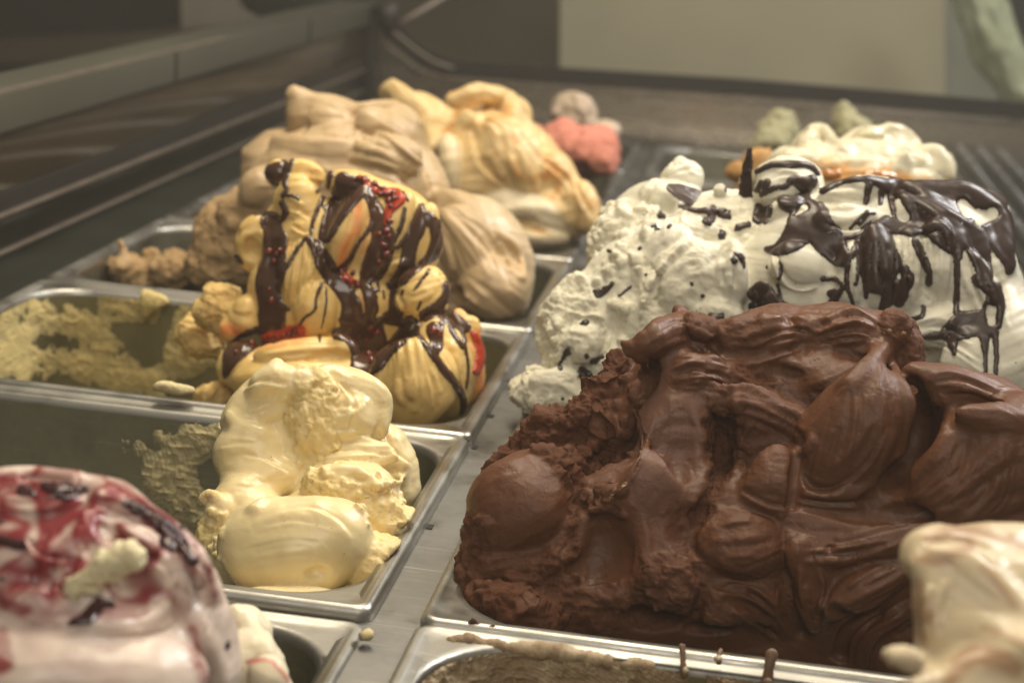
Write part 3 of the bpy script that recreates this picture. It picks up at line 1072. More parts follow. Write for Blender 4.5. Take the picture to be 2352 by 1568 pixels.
if want('cream'):
    M_CREAM = gelato('pale_cream_gelato', (0.82, 0.68, 0.39), (0.80, 0.62, 0.29), (0.74, 0.57, 0.25), rough=0.28, sss=0.30, bump=0.20, coat=0.08, speck=((0.22, 0.15, 0.07), 230, 0.09))
    s = Sculpt(vox=0.0009, warp=0.0030, wl=0.034, seed=3, st=0.0004, Y=.10, boost=1.4, ra=1.7, fine=.00022)
    s.E(690, 1290, .095, 215, 150, 150, k=.004)
    s.E(700, 1040, .150, 175, 175, 110, k=.006)
    s.E(800, 1180, .120, 130, 130, 110, k=.008)
    s.E(905, 1085, .165, 60, 112, 70, th=14, k=.003)
    s.E(560, 1200, .110, 90, 110, 80, k=.006)
    s.e(890, 1240, 74, 90, 20, 50, k=.006, cr=.0009, ti=.5, th=-30, st=.0008, sw=.004, sa=70)
    s.e(720, 970, 70, 130, 14, 40, th=10, cr=.0018, ti=.6)                 # torn icy face
    s.e(800, 1150, 110, 80, 18, 50, th=-35, cr=.0018, ti=.6, k=.004)
    s.e(870, 1200, 62, 60, 12, 40, th=-50, cr=.0018, ti=.6, k=.004)
    s.E(700, 1400, .030, 250, 50, 100, th=-6, k=.006)
    s.E(865, 1310, .070, 76, 90, 80, th=-50, k=.006, cr=.0014, ti=.5)
    # upper left turn of the spatula
    s.e(612, 922, 122, 66, 32, 70, th=30, pl=[(-62, .72, 15)], st=.0005, sw=.012)
    s.e(655, 872, 62, 34, 16, 40, th=-8, k=.005, st=.0004)
    s.t([(600, 880, 24), (628, 856, 17), (638, 836, 8)], .9, k=.006)
    s.e(577, 1042, 92, 92, 34, 70, th=-28, st=.0004, sw=.02, k=.0012)
    s.e(600, 1098, 96, 62, 30, 60, th=10, st=.0004, k=.0040)
    s.t([(528, 948, 12), (545, 966, 14), (570, 976, 12), (600, 985, 9)], .5, k=.005)
    # upper right cap
    s.e(785, 902, 106, 60, 28, 60, th=-16, k=.002, st=.0005)
    s.e(792, 965, 58, 78, 22, 60, th=-42, k=.004, st=.0005)
    s.t([(700, 862, 12), (750, 852, 12), (800, 868, 12), (850, 885, 12), (880, 915, 12), (886, 960, 10)], .35, k=.005)
    s.e(868, 950, 22, 58, 10, 30, th=10, k=.003)
    # folded tongue and curl at the right
    s.e(820, 1030, 88, 34, 22, 34, th=-8, k=.0015, st=.0010, sw=.0045, sa=-6)
    s.t([(760, 1050, 16), (800, 1048, 22), (850, 1056, 17), (890, 1048, 8)], .8, fl=.8, k=.002, st=.0009, sw=.003)
    s.e(835, 1105, 70, 36, 14, 40, th=-10, k=.004)
    s.c(828, 1090, 44, 14, 14, 24, th=-12, k=.0015)
    s.c(892, 1096, 30, 15, 18, 26, th=-8, k=.0015)
    s.t([(752, 1078, 6), (790, 1068, 8), (828, 1070, 9), (850, 1084, 9), (868, 1106, 8), (900, 1110, 7), (926, 1098, 7), (922, 1076, 6)], .9, k=.003)
    # the big smooth ball in front
    s.E(662, 1262, .058, 164, 124, 112, th=-14, k=.0012, st=.0003, sw=.03, sa=20)
    s.e(762, 1225, 80, 90, 12, 80, th=-50, k=.010, st=.0003)
    s.c(732, 1322, 34, 21, 15, 26, k=.0015)
    s.t([(606, 1150, 14), (588, 1166, 16)], .5, k=.003)
    s.e(508, 1178, 40, 44, 18, 40, th=-30, st=.0005)
    s.e(492, 1220, 34, 60, 12, 30, th=-12, cr=.002, ti=.6)
    s.t([(470, 1146, 10), (484, 1135, 9), (500, 1145, 9)], .5, k=.002, cr=.001)
    s.R(([(560, 1050), (610, 1060), (664, 1090)], .5, 14, 'fold'), ([(540, 1130), (600, 1110), (660, 1085)], .4, 8, 'groove'),
        ([(640, 1180), (710, 1170), (770, 1195), (810, 1240)], .45, 20, 'fold'), ([(880, 1000), (900, 1040), (945, 1075)], .9, 12),
        ([(560, 900), (600, 880), (660, 890)], .8, 14), ([(560, 930), (640, 925), (690, 950)], .6, 10, 'groove'), ([(775, 880), (806, 925), (795, 990)], .9, 16),
        ([(720, 870), (700, 920), (715, 980), (700, 1040)], .8, 10, 'fold'), ([(925, 1010), (948, 1070), (945, 1130)], .5, 8, 'groove'))
    s.scatter(680, 880, 760, 1080, 70, 5, 13, 1)
    s.scatter(740, 1080, 930, 1300, 110, 5, 14, 2, only=lambda x, y: x > 770 + (y - 1080) * .55)
    s.scatter(470, 1170, 520, 1280, 20, 5, 10, 3)
    s.flow([(540, 900), (600, 870), (640, 850)], [(590, 990), (650, 980), (700, 960)], 7, .35, 8, 1)
    s.flow([(730, 1000), (800, 985), (880, 1000)], [(750, 1060), (810, 1050), (890, 1050)], 8, .5, 5, 2)
    s.flow([(500, 1010), (540, 1000), (600, 1010)], [(520, 1110), (580, 1120), (650, 1090)], 6, .22, 8, 3)
    s.flow([(560, 1200), (660, 1170), (760, 1190)], [(560, 1300), (680, 1280), (800, 1290)], 6, .20, 10, 4)
    s.flow([(900, 990), (940, 1040), (955, 1110)], [(880, 1100), (900, 1150), (900, 1180)], 5, .4, 7, 5)
    s.flow([(770, 880), (840, 890), (870, 930)], [(760, 960), (800, 960), (830, 930)], 6, .4, 7, 6)
    s.build(rect=RECT(LL, 0, 0, .25), zmin=-.05)
    m = mound('gelato_mound', 'pale cream gelato mound with a smooth ball in front of torn icy folds', 700, 1300, .1)
    s.obj('gelato', M_CREAM, m)
    print('cream', len(s.Q))

if want('choc'):
    M_CHOC = gelato('dark_chocolate_gelato', (0.120, 0.046, 0.021), (0.165, 0.079, 0.053), (0.106, 0.036, 0.015), rough=0.44, sss=0.06, sscale=0.003, bump=0.52, spec=0.38, mott=0.10)
    s = Sculpt(vox=0.0009, warp=0.0026, wl=0.032, seed=11, st=0.0004, front=True, Y=.1, boost=1.5, ra=1.8, fine=.00028)
    # body
    s.E(1300, 1360, .045, 270, 170, 150, k=.006, cr=.0016)
    s.E(1560, 1280, .050, 330, 260, 190, k=.010)
    s.E(1960, 1240, .060, 330, 300, 190, k=.010)
    s.E(2260, 1260, .060, 300, 290, 190, k=.010)
    s.E(1640, 1010, .095, 250, 280, 150, k=.010)
    s.E(1880, 960, .100, 260, 260, 150, k=.010)
    s.E(2230, 1040, .085, 220, 200, 150, k=.008)
    s.E(1750, 1500, .060, 420, 110, 120, k=.010)
    s.E(2150, 1520, .060, 300, 120, 120, k=.010)
    s.E(1102, 1310, .050, 50, 120, 60, th=-22, k=.004, cr=.0028)
    s.E(1180, 1400, .028, 120, 50, 70, th=-20, k=.005, cr=.0022)
    s.E(1340, 1090, .095, 210, 150, 90, th=34, k=.006, cr=.0038)
    s.E(1430, 900, .118, 60, 90, 60, th=-14, k=.004, cr=.0042)
    s.E(1760, 800, .118, 130, 96, 80, th=6, k=.006, cr=.0010, st=.0010, sw=.01)
    s.E(1960, 765, .118, 130, 66, 70, th=-6, k=.008, st=.0014, fan=(180, -30, 6))
    s.E(2062, 780, .122, 56, 60, 50, th=-30, k=.004, cr=.0014)
    # torn slope: crest and troughs
    s.t([(1135, 1075, 22), (1195, 1035, 30), (1240, 985, 26), (1320, 955, 24), (1380, 905, 20)], .5, k=.006, cr=.0036)
    s.c(1300, 1015, 100, 36, 22, 50, th=18, k=.003, cr=.0016)
    s.c(1400, 1040, 60, 120, 30, 60, th=-20, k=.003, cr=.0034)
    s.e(1330, 1080, 60, 30, 12, 30, th=-40, k=.003, cr=.0020)
    s.e(1410, 1170, 60, 40, 14, 30, th=40, k=.004, cr=.0024)
    # smooth ball at the left
    s.E(1200, 1168, .050, 116, 122, 104, th=30, k=.0030, st=.0007, sw=.010, cr=.0002)
    s.E(1235, 1110, .066, 80, 70, 80, th=-30, k=.008, st=.0006, cr=.0003)
    s.E(1150, 1210, .052, 66, 100, 70, th=-10, k=.010, cr=.0002)
    s.t([(1120, 1290, 16), (1180, 1300, 20), (1240, 1292, 18), (1300, 1250, 16)], .4, k=.006, cr=.0012)
    s.t([(1250, 1050, 22), (1290, 1090, 26), (1320, 1140, 26), (1326, 1200, 22)], .5, k=.008, cr=.0026)
    s.ct([(1290, 1060, 26), (1330, 1130, 30), (1340, 1210, 30), (1310, 1290, 22)], .5, k=.003, cr=.0026)
    # hollow under the ball
    s.c(1370, 1275, 96, 104, 44, 84, th=-20, k=.003, st=.0004, sw=.02)
    s.t([(1180, 1335, 14), (1240, 1318, 16), (1290, 1285, 18), (1335, 1245, 16), (1350, 1200, 14)], .5, k=.004, cr=.0026)
    s.t([(1444, 1151, 14), (1478, 1205, 14), (1482, 1268, 13), (1463, 1346, 11)], .7, k=.005)
    # glossy strip
    s.e(1552, 900, 84, 130, 26, 70, th=4, k=.006, st=.0005, sw=.012, sa=90, ti=.6, pl=[(182, .80, 0)])
    s.e(1556, 1030, 100, 150, 36, 80, th=-6, k=.006, st=.0005, sw=.012, sa=90, ti=.9, pl=[(176, .84, 10), (-30, .9, 10)])
    s.e(1500, 1120, 70, 100, 30, 60, th=-26, k=.005, st=.0004, sw=.012, sa=90, ti=.7, pl=[(-12, .7, 0)])
    s.c(1560, 960, 50, 150, 10, 60, th=-2, k=.006, ti=.9)
    s.c(1600, 1200, 78, 84, 34, 60, th=24, k=.0015, cr=.0006)
    s.c(1452, 1010, 40, 100, 22, 40, th=-8, k=.0010, cr=.0016)
    # curl and peak at the top
    s.t([(1440, 800, 16, .9), (1500, 775, 40, .8), (1570, 770, 56, .7), (1640, 800, 40, .6)], .6, k=.004, st=.0007, sw=.008, ti=.3)
    s.T([(1600, 800, .130, 36), (1568, 745, .128, 24), (1560, 716, .128, 8)], k=.003, cr=.0014)
    s.e(1620, 765, 60, 32, 16, 40, th=-32, k=.002, cr=.0016)
    s.c(1478, 850, 46, 66, 30, 50, th=-14, k=.0012, cr=.0020)
    s.e(1608, 850, 74, 40, 20, 40, th=-12, k=.0015, st=.0014, sw=.005, ti=.3)
    s.e(1600, 895, 60, 26, 14, 30, th=-16, k=.002, st=.0010, sw=.005)
    s.c(1652, 800, 26, 24, 24, 30, k=.0015)
    # wrinkled top centre
    s.e(1722, 780, 74, 62, 20, 50, th=20, k=.003, cr=.0010, st=.001)
    s.t([(1790, 800, 12), (1805, 835, 15), (1850, 850, 16), (1900, 825, 14)], .7, k=.004)
    s.t([(1760, 745, 18), (1788, 775, 18), (1776, 815, 16), (1735, 840, 12)], .6, k=.005)
    s.t([(1850, 745, 22), (1925, 755, 28), (1985, 790, 24)], .55, k=.005, st=.0009, sw=.004)
    s.c(1790, 860, 60, 20, 12, 26, th=6, k=.003, cr=.001)
    s.c(1838, 800, 22, 14, 12, 20, th=30, k=.003)
    s.e(2052, 758, 44, 40, 16, 36, k=.003, cr=.0018)
    s.e(2094, 812, 34, 56, 20, 40, th=-8, k=.002, cr=.0012)
    s.e(1910, 872, 70, 44, 26, 46, th=24, k=.003, st=.0008)
    s.ct([(1860, 895, 10), (1910, 905, 12), (1960, 880, 10), (1985, 850, 8)], .9, k=.003)
    # middle: torn patch and flap
    s.e(1720, 890, 120, 46, 10, 40, th=-8, k=.004, cr=.0022)
    s.c(1660, 1010, 56, 90, 24, 50, k=.003, cr=.0024)
    s.t([(1620, 925, 16), (1680, 930, 16), (1706, 985, 16), (1700, 1050, 16), (1680, 1090, 12)], .5, k=.004, st=.0006)
    s.e(1770, 1010, 86, 110, 26, 50, th=10, k=.003, cr=.0005, ti=.35, pl=[(-10, .82, 0), (190, .9, 0)], st=.0006)
    s.e(1775, 1130, 76, 110, 24, 50, th=-8, k=.004, cr=.0004, ti=.25, pl=[(0, .8, 0)], st=.0006)
    s.t([(1650, 920, 30), (1740, 935, 46), (1830, 975, 40), (1866, 1010, 20)], .40, fl=.5, k=.003, cr=.0010, ti=.5)
    s.c(1885, 1075, 56, 66, 26, 50, th=20, k=.0015)
    # big smooth leaf
    s.e(1958, 1000, 172, 122, 62, 110, th=60, k=.0015, st=.0007, fan=(300, 60, 10))
    s.t([(2020, 800, 12, .8), (2044, 835, 15), (2074, 890, 16), (2084, 960, 16), (2070, 1040, 15), (2032, 1110, 12)], .55, k=.006)
    s.t([(1945, 880, 20), (1990, 840, 24), (2030, 800, 20)], .5, k=.006)
    # right scoop
    s.e(2265, 1080, 230, 150, 50, 120, th=38, k=.0015, st=.0007, fan=(-420, 60, 14))
    s.e(2235, 905, 170, 52, 34, 60, th=-22, k=.004, st=.0007, sw=.007)
    s.c(2235, 915, 110, 22, 18, 34, th=-20, k=.003, st=.0004)
    s.c(2125, 985, 36, 84, 34, 60, th=-14, k=.004)
    s.t([(2112, 915, 10), (2155, 903, 14), (2186, 935, 17), (2176, 1010, 18), (2130, 1070, 16), (2075, 1120, 14), (2020, 1150, 8)], .6, k=.006)
    s.e(2290, 965, 100, 34, 18, 40, th=-12, k=.005)
    s.c(2040, 1165, 110, 22, 26, 40, th=-8, k=.003)
    # lower folds
    s.e(1700, 1245, 108, 88, 34, 80, th=-10, k=.0020, st=.0007, sw=.012, cr=.0005)
    s.ct([(1650, 1150, 8), (1710, 1165, 10), (1780, 1190, 9)], .8, k=.002)
    s.e(1540, 1335, 80, 72, 26, 60, k=.003, cr=.0018, ti=.8)
    s.e(1630, 1390, 80, 60, 16, 50, th=-30, k=.004, cr=.0008, ti=.2)
    s.c(1500, 1425, 84, 32, 40, 50, th=-6, k=.002, cr=.001)
    s.t([(1815, 1240, 18), (1850, 1268, 28), (1905, 1278, 32), (1965, 1250, 30), (2040, 1215, 26), (2120, 1208, 16)], .6, k=.003, st=.0008, sw=.005)
    s.c(1903, 1262, 14, 7, 12, 14, th=20, k=.001)
    s.e(2040, 1248, 120, 40, 16, 44, th=8, k=.003, st=.0010, sw=.006)
    s.e(1995, 1338, 150, 46, 26, 50, th=27, k=.002, st=.0007, sw=.010)
    s.t([(1836, 1275, 34), (1855, 1325, 52), (1862, 1375, 52), (1862, 1425, 26)], .45, fl=.55, k=.0020, st=.0010, sw=.008)
    s.c(1864, 1412, 15, 18, 12, 18, k=.002)
    s.e(1745, 1355, 80, 40, 16, 44, th=-42, k=.003, st=.0010, sw=.007)
    s.t([(1640, 1372, 10), (1690, 1395, 14), (1735, 1440, 9)], .5, k=.004)
    s.t([(1670, 1350, 12), (1740, 1395, 17), (1800, 1450, 11)], .5, k=.004)
    s.t([(1975, 1545, 26), (1985, 1475, 32), (2035, 1420, 32), (2110, 1388, 30), (2190, 1380, 30)], .5, k=.003, st=.0009, sw=.006)
    s.t([(2035, 1545, 22), (2048, 1485, 24), (2100, 1450, 22)], .5, k=.003, st=.001)
    s.R(([(1460, 923), (1483, 983), (1466, 1069), (1402, 1142)][::-1], 1.2, 20), 
        ([(1850, 1130), (1930, 1120), (2000, 1060), (2040, 980)], .7, 18, 'fold'),
        ([(1900, 1080), (1960, 1030), (2010, 950)], .4, 10, 'ridge'), ([(2120, 1130), (2200, 1080), (2290, 1000)], .5, 9, 'groove'), ([(2100, 1180), (2220, 1140), (2340, 1050)], .5, 9, 'groove'),
        ([(1830, 1150), (1900, 1160), (1990, 1160)], .8, 12), ([(1700, 1130), (1760, 1160), (1810, 1170)], 1.0, 12),
        ([(1740, 960), (1700, 1030), (1720, 1090)], .8, 10), ([(1590, 870), (1640, 862), (1670, 880)], .9, 10),
        ([(1835, 1300), (1838, 1350), (1850, 1400)], .7, 6, 'ridge'), ([(1880, 1300), (1890, 1350), (1880, 1410)], .7, 6, 'ridge'))
    # deep creases between the folds
    s.ct([(2098, 880, 22), (2112, 960, 34), (2095, 1040, 38), (2045, 1120, 34), (1985, 1165, 24)], 1.1, k=.002)
    s.ct([(1838, 1160, 16), (1930, 1178, 26), (2050, 1182, 28), (2140, 1172, 16)], 1.1, k=.002)
    s.ct([(1640, 960, 20), (1655, 1040, 30), (1640, 1120, 26), (1600, 1180, 22)], .9, k=.002, cr=.002)
    s.ct([(1838, 1010, 14), (1828, 1090, 22), (1822, 1160, 18)], 1.0, k=.0015)
    s.ct([(1600, 1300, 14), (1610, 1370, 18), (1590, 1430, 18)], .9, k=.002, cr=.001)
    s.ct([(1800, 1320, 14), (1800, 1390, 18), (1830, 1450, 16)], 1.0, k=.002)
    s.ct([(1900, 1400, 12), (1980, 1400, 18), (2090, 1340, 16)], 1.0, k=.002)
    s.ct([(1920, 1500, 16), (1940, 1440, 18), (2010, 1400, 16)], 1.0, k=.002)
    s.c(1640, 1455, 90, 22, 30, 40, th=-4, k=.002)
    s.t([(1424, 782, 7), (1462, 812, 10), (1482, 850, 9), (1490, 890, 7)], .9, k=.003)
    s.t([(1460, 930, 6), (1482, 985, 8), (1466, 1065, 8), (1404, 1140, 6)], .9, k=.003)
    s.t([(1690, 925, 8), (1760, 925, 10), (1840, 960, 10), (1866, 1012, 8), (1836, 1040, 7)], .8, k=.003, cr=.0006)
    s.t([(1640, 860, 6), (1600, 870, 8), (1545, 862, 7)], .8, k=.003)
    s.scatter(1040, 1200, 1130, 1400, 26, 10, 22, 1)
    s.scatter(1190, 940, 1450, 1200, 60, 8, 22, 2, only=lambda x, y: y > 1250 - (x - 1130) * 1.25 and (x - 1200) ** 2 + (y - 1168) ** 2 > 125 ** 2)
    s.scatter(1370, 820, 1470, 960, 26, 8, 20, 3)
    s.scatter(1180, 1330, 1460, 1430, 30, 7, 16, 4)
    s.scatter(1480, 1280, 1600, 1400, 20, 7, 16, 5)
    s.scatter(1640, 870, 1720, 1050, 20, 7, 16, 6)
    s.flow([(1880, 930), (1850, 1020), (1830, 1120)], [(2060, 850), (2080, 980), (2020, 1110)], 14, .40, 8, 1)
    s.flow([(2160, 1010), (2120, 1080), (2040, 1150)], [(2352, 1010), (2340, 1150), (2250, 1230)], 14, .45, 8, 2)
    s.flow([(2120, 870), (2200, 855), (2352, 930)], [(2180, 910), (2260, 920), (2352, 970)], 9, .5, 6, 3)
    s.flow([(1690, 760), (1760, 720), (1850, 720)], [(1720, 850), (1800, 830), (1880, 800)], 10, .9, 9, 4)
    s.flow([(1870, 740), (1960, 705), (2050, 760)], [(1870, 810), (1960, 800), (2020, 800)], 12, .8, 7, 5)
    s.flow([(1480, 780), (1560, 740), (1640, 770)], [(1500, 840), (1580, 800), (1660, 850)], 8, .6, 7, 6)
    s.flow([(1540, 850), (1600, 830), (1680, 860)], [(1530, 910), (1610, 900), (1670, 910)], 8, .8, 6, 7)
    s.flow([(1490, 900), (1480, 1000), (1430, 1130)], [(1610, 920), (1620, 1030), (1560, 1110)], 9, .28, 10, 8)
    s.flow([(1620, 1200), (1700, 1160), (1790, 1190)], [(1630, 1290), (1710, 1320), (1800, 1270)], 9, .5, 8, 9)
    s.flow([(1830, 1240), (1950, 1230), (2110, 1190)], [(1840, 1290), (1960, 1290), (2100, 1240)], 11, .6, 6, 10)
    s.flow([(1900, 1380), (2000, 1310), (2110, 1270)], [(1930, 1420), (2040, 1370), (2120, 1310)], 8, .5, 7, 11)
    s.flow([(1650, 1340), (1740, 1350), (1830, 1440)], [(1640, 1400), (1720, 1430), (1780, 1470)], 10, .9, 7, 12)
    s.flow([(1950, 1540), (1970, 1450), (2080, 1380)], [(2020, 1560), (2040, 1480), (2110, 1440)], 9, .8, 7, 13)
    s.flow([(1820, 1290), (1810, 1360), (1850, 1430)], [(1900, 1290), (1910, 1360), (1870, 1430)], 8, .6, 5, 14)
    s.flow([(1650, 910), (1740, 920), (1850, 980)], [(1640, 960), (1740, 980), (1850, 1040)], 9, .7, 7, 15)
    s.flow([(1290, 1240), (1370, 1220), (1450, 1200)], [(1280, 1360), (1370, 1350), (1460, 1330)], 6, .3, 10, 16)
    s.build(rect=RECT(G, 0, .376, .25), zmin=-.05, rect_slope=.6)
    m = mound('gelato_mound', 'dark chocolate gelato mound with smooth scooped folds and a torn crumbly slope', 1700, 1300, .1)
    s.obj('gelato', M_CHOC, m)
    h = s.strokes([[(1474, 1035, 1), (1466, 1060, 3), (1462, 1070, 1)], [(1450, 1092, 1), (1432, 1115, 2.6), (1402, 1142, 2)], [(1458, 928, 3.5), (1460, 932, 3)]]) + 2.0 * fbm(s.V / np.float32(.0016), 2, 3) - .5
    s.coat('white_streak', h, .0005, mk('dried_milk', (.62, .52, .36), .5), m, soft=3)
    M_NUT = mk('nut_piece', (.30, .19, .09), .5, bump=.4, var=.2, vscale=90)
    for i, (a, b_, r) in enumerate([(2040, 758, 13), (2078, 768, 12), (2100, 800, 9), (2052, 742, 8), (1602, 910, 8), (1612, 922, 6), (1150, 1218, 4), (1142, 1224, 3), (1165, 1212, 4), (1456, 926, 6), (2010, 1330, 3)]):
        p, n = s.surf(a, b_)
        blob('nut_piece', M_NUT, m, p - n * .0020, n, r * .9 * scale_at(p), seed=i + 60, rough=.6)
    print('choc', len(s.Q))


M_SYRUP = gelato('dark_chocolate_sauce', (0.072, 0.031, 0.017), rough=0.16, sss=0.0, bump=0.05, spec=0.55, coat=0.35, mott=0.1)
M_SAUCE = gelato('thick_chocolate_shell', (0.036, 0.018, 0.0145), rough=0.36, sss=0.0, bump=0.08, spec=0.5, coat=0.1, mott=0.1)
M_BERRY = mk('red_berry', (0.16, 0.018, 0.008), 0.15, coat=0.5)
M_RED = gelato('red_berry_sauce', (0.52, 0.055, 0.020), (0.3, 0.03, 0.01), rough=0.2, sss=0.3, bump=0.3, coat=0.3)
M_CHIP = mk('chocolate_chip', (0.022, 0.010, 0.007), 0.35, bump=0.2, bscale=400)

# ================================================= yellow mound with chocolate sauce
if want('yellow'):
    M_YEL = gelato('yellow_egg_gelato', (0.80, 0.56, 0.22), (0.86, 0.26, 0.07), rough=0.34, sss=0.30, bump=0.10, mott=0.10)
    s = Sculpt(vox=0.0010, warp=0.0026, wl=0.034, seed=21, st=0.0004, Y=.36, front=True, yr=(.2, .52), boost=1.2, ra=1.3)
    s.view(465.5, 336.9, .4297)
    s.E(1000, 1330, .30, 430, 230, 260, k=.008)
    s.E(560, 1250, .30, 420, 160, 240, k=.008)
    s.E(250, 1180, .33, 170, 130, 160, k=.006)
    s.E(1130, 1270, .285, 250, 250, 170, th=0, k=.003, fan=(20, 420, 14), st=.0005)
    s.E(1290, 1180, .315, 160, 290, 170, th=10, k=.002)
    s.E(1400, 1120, .350, 95, 260, 130, th=8, k=.002, ti=.3)
    s.E(760, 850, .345, 430, 300, 260, k=.008)
    s.E(1180, 790, .335, 145, 165, 140, th=-20, k=.0015, fan=(160, 160, 12), st=.0006)
    s.E(980, 500, .355, 310, 300, 230, th=-28, k=.006)
    s.E(600, 560, .355, 240, 300, 220, k=.006)
    s.E(500, 320, .370, 140, 190, 150, k=.005)
    s.E(390, 520, .368, 120, 200, 130, k=.006)
    s.E(380, 800, .352, 140, 230, 150, k=.006)
    s.E(820, 230, .372, 170, 90, 120, th=-20, k=.006)
    s.E(545, 140, .385, 112, 84, 90, th=-12, k=.003, st=.0007, sw=.006)
    s.E(420, 150, .400, 80, 70, 70, k=.003)
    s.e(905, 830, 105, 130, 50, 90, th=-8, st=.0004)
    s.e(625, 870, 130, 150, 60, 100, th=-12, fan=(-60, 260, 9), st=.0010)
    s.e(560, 690, 150, 230, 46, 120, th=-4, fan=(-20, 300, 24), st=.0014, wv=.7)
    s.e(555, 1110, 280, 92, 60, 90, th=3, k=.0015, st=.0006, sw=.012)
    s.e(760, 1080, 80, 50, 20, 60, th=-30, k=.003)
    s.ct([(580, 1150, 14), (680, 1120, 18), (780, 1130, 14)], .8, k=.003)
    s.e(520, 320, 120, 170, 30, 90, th=14, k=.003, st=.0005, sw=.014)
    s.e(790, 440, 100, 250, 50, 110, th=-26, k=.002, st=.0008, sw=.012, sa=90)
    s.e(1000, 480, 90, 260, 40, 110, th=-26, k=.002, st=.0006, sw=.012, sa=90)
    s.e(1150, 500, 90, 210, 36, 100, th=-22, k=.002, st=.0006, sw=.012, sa=90)
    s.e(1020, 640, 90, 50, 24, 60, th=10, st=.0018, sw=.004)
    s.E(265, 520, .365, 95, 150, 120, k=.003)
    s.e(262, 420, 80, 60, 26, 50, th=20)
    s.c(262, 560, 60, 90, 46, 70, th=8, k=.0015, cr=.0006)
    s.t([(196, 520, 12), (230, 465, 13), (300, 455, 13), (338, 490, 13), (345, 560, 13), (330, 650, 12)], .9, k=.003)
    s.E(235, 900, .350, 95, 120, 90, th=-20, k=.003)
    s.E(155, 985, .350, 66, 72, 70, k=.003)
    s.e(225, 860, 60, 60, 20, 50)
    s.e(1130, 1230, 120, 210, 24, 110, th=4, k=.004, fan=(-10, 300, 14), st=.0012, wv=.3)
    s.e(1090, 1290, 60, 90, 16, 50, th=-50, k=.004)
    s.ct([(1060, 1250, 10), (1060, 1330, 14), (1110, 1370, 12)], .8, k=.003)
    s.e(1440, 980, 60, 80, 20, 60, k=.003)
    s.E(60, 1330, .34, 90, 70, 90, k=.004, cr=.0025)
    s.E(110, 870, .36, 130, 130, 120, k=.004, cr=.0030, ti=0)      # crumbly slope to the left
    s.E(0, 1000, .38, 110, 120, 100, k=.004, cr=.0030)
    s.R(([(660, 520), (620, 620), (640, 720)], 1.2, 16), ([(1010, 760), (1060, 860), (1040, 930)], 1.0, 16), ([(1250, 680), (1300, 760), (1290, 840)], 1.0, 14),
        ([(700, 250), (660, 350), (640, 460)], .9, 18), ([(470, 430), (540, 470), (600, 450)], 1.2, 16), ([(1190, 1020), (1290, 1150), (1380, 1330)], 1.4, 22))
    s.flow([(470, 470), (440, 650), (430, 850)], [(620, 560), (690, 720), (560, 880)], 13, .8, 14, 1, ('fold', 'groove'))
    s.flow([(700, 300), (640, 420), (620, 560)], [(900, 300), (830, 560), (740, 680)], 8, .5, 16, 2)
    s.flow([(1000, 1000), (940, 1150), (900, 1350)], [(1200, 1100), (1300, 1300), (1340, 1430)], 14, .5, 16, 3)
    s.flow([(1240, 1010), (1330, 1150), (1400, 1400)], [(1330, 1000), (1420, 1150), (1430, 1350)], 6, .6, 12, 4)
    s.flow([(330, 1080), (500, 1030), (760, 1040)], [(300, 1160), (500, 1160), (720, 1120)], 7, .4, 16, 5)
    s.flow([(1050, 740), (1150, 680), (1280, 640)], [(1070, 860), (1180, 900), (1290, 780)], 9, .5, 12, 6)
    s.flow([(450, 110), (540, 80), (640, 130)], [(440, 220), (560, 200), (660, 200)], 8, .7, 10, 7)
    s.flow([(450, 260), (520, 300), (600, 360)], [(430, 400), (500, 420), (560, 440)], 6, .7, 12, 8)
    s.flow([(960, 580), (1010, 560), (1060, 570)], [(950, 700), (1000, 690), (1050, 660)], 7, .9, 9, 9)
    s.build(rect=RECT(LL, .25, 0, .5), zmin=-.07)
    s.paint([[(830, 300, 20), (820, 440, 30), (760, 540, 26), (750, 660, 30)], [(900, 350, 8), (850, 560, 8)], [(440, 480, 12), (440, 560, 12)], [(230, 520, 18)], [(130, 980, 44), (200, 990, 20)],
             [(600, 740, 14)], [(460, 910, 22)], [(1480, 1000, 20), (1490, 1180, 30), (1480, 1360, 30)], [(1190, 590, 12)], [(850, 800, 12), (860, 900, 12)], [(300, 1030, 40), (520, 990, 44)], [(1040, 1465, 30)]], soft=22, amount=.85)
    m = mound('gelato_mound', 'tall yellow gelato mound striped with glossy chocolate sauce and red berries', 700, 900, .38)
    s.obj('gelato', M_YEL, m)
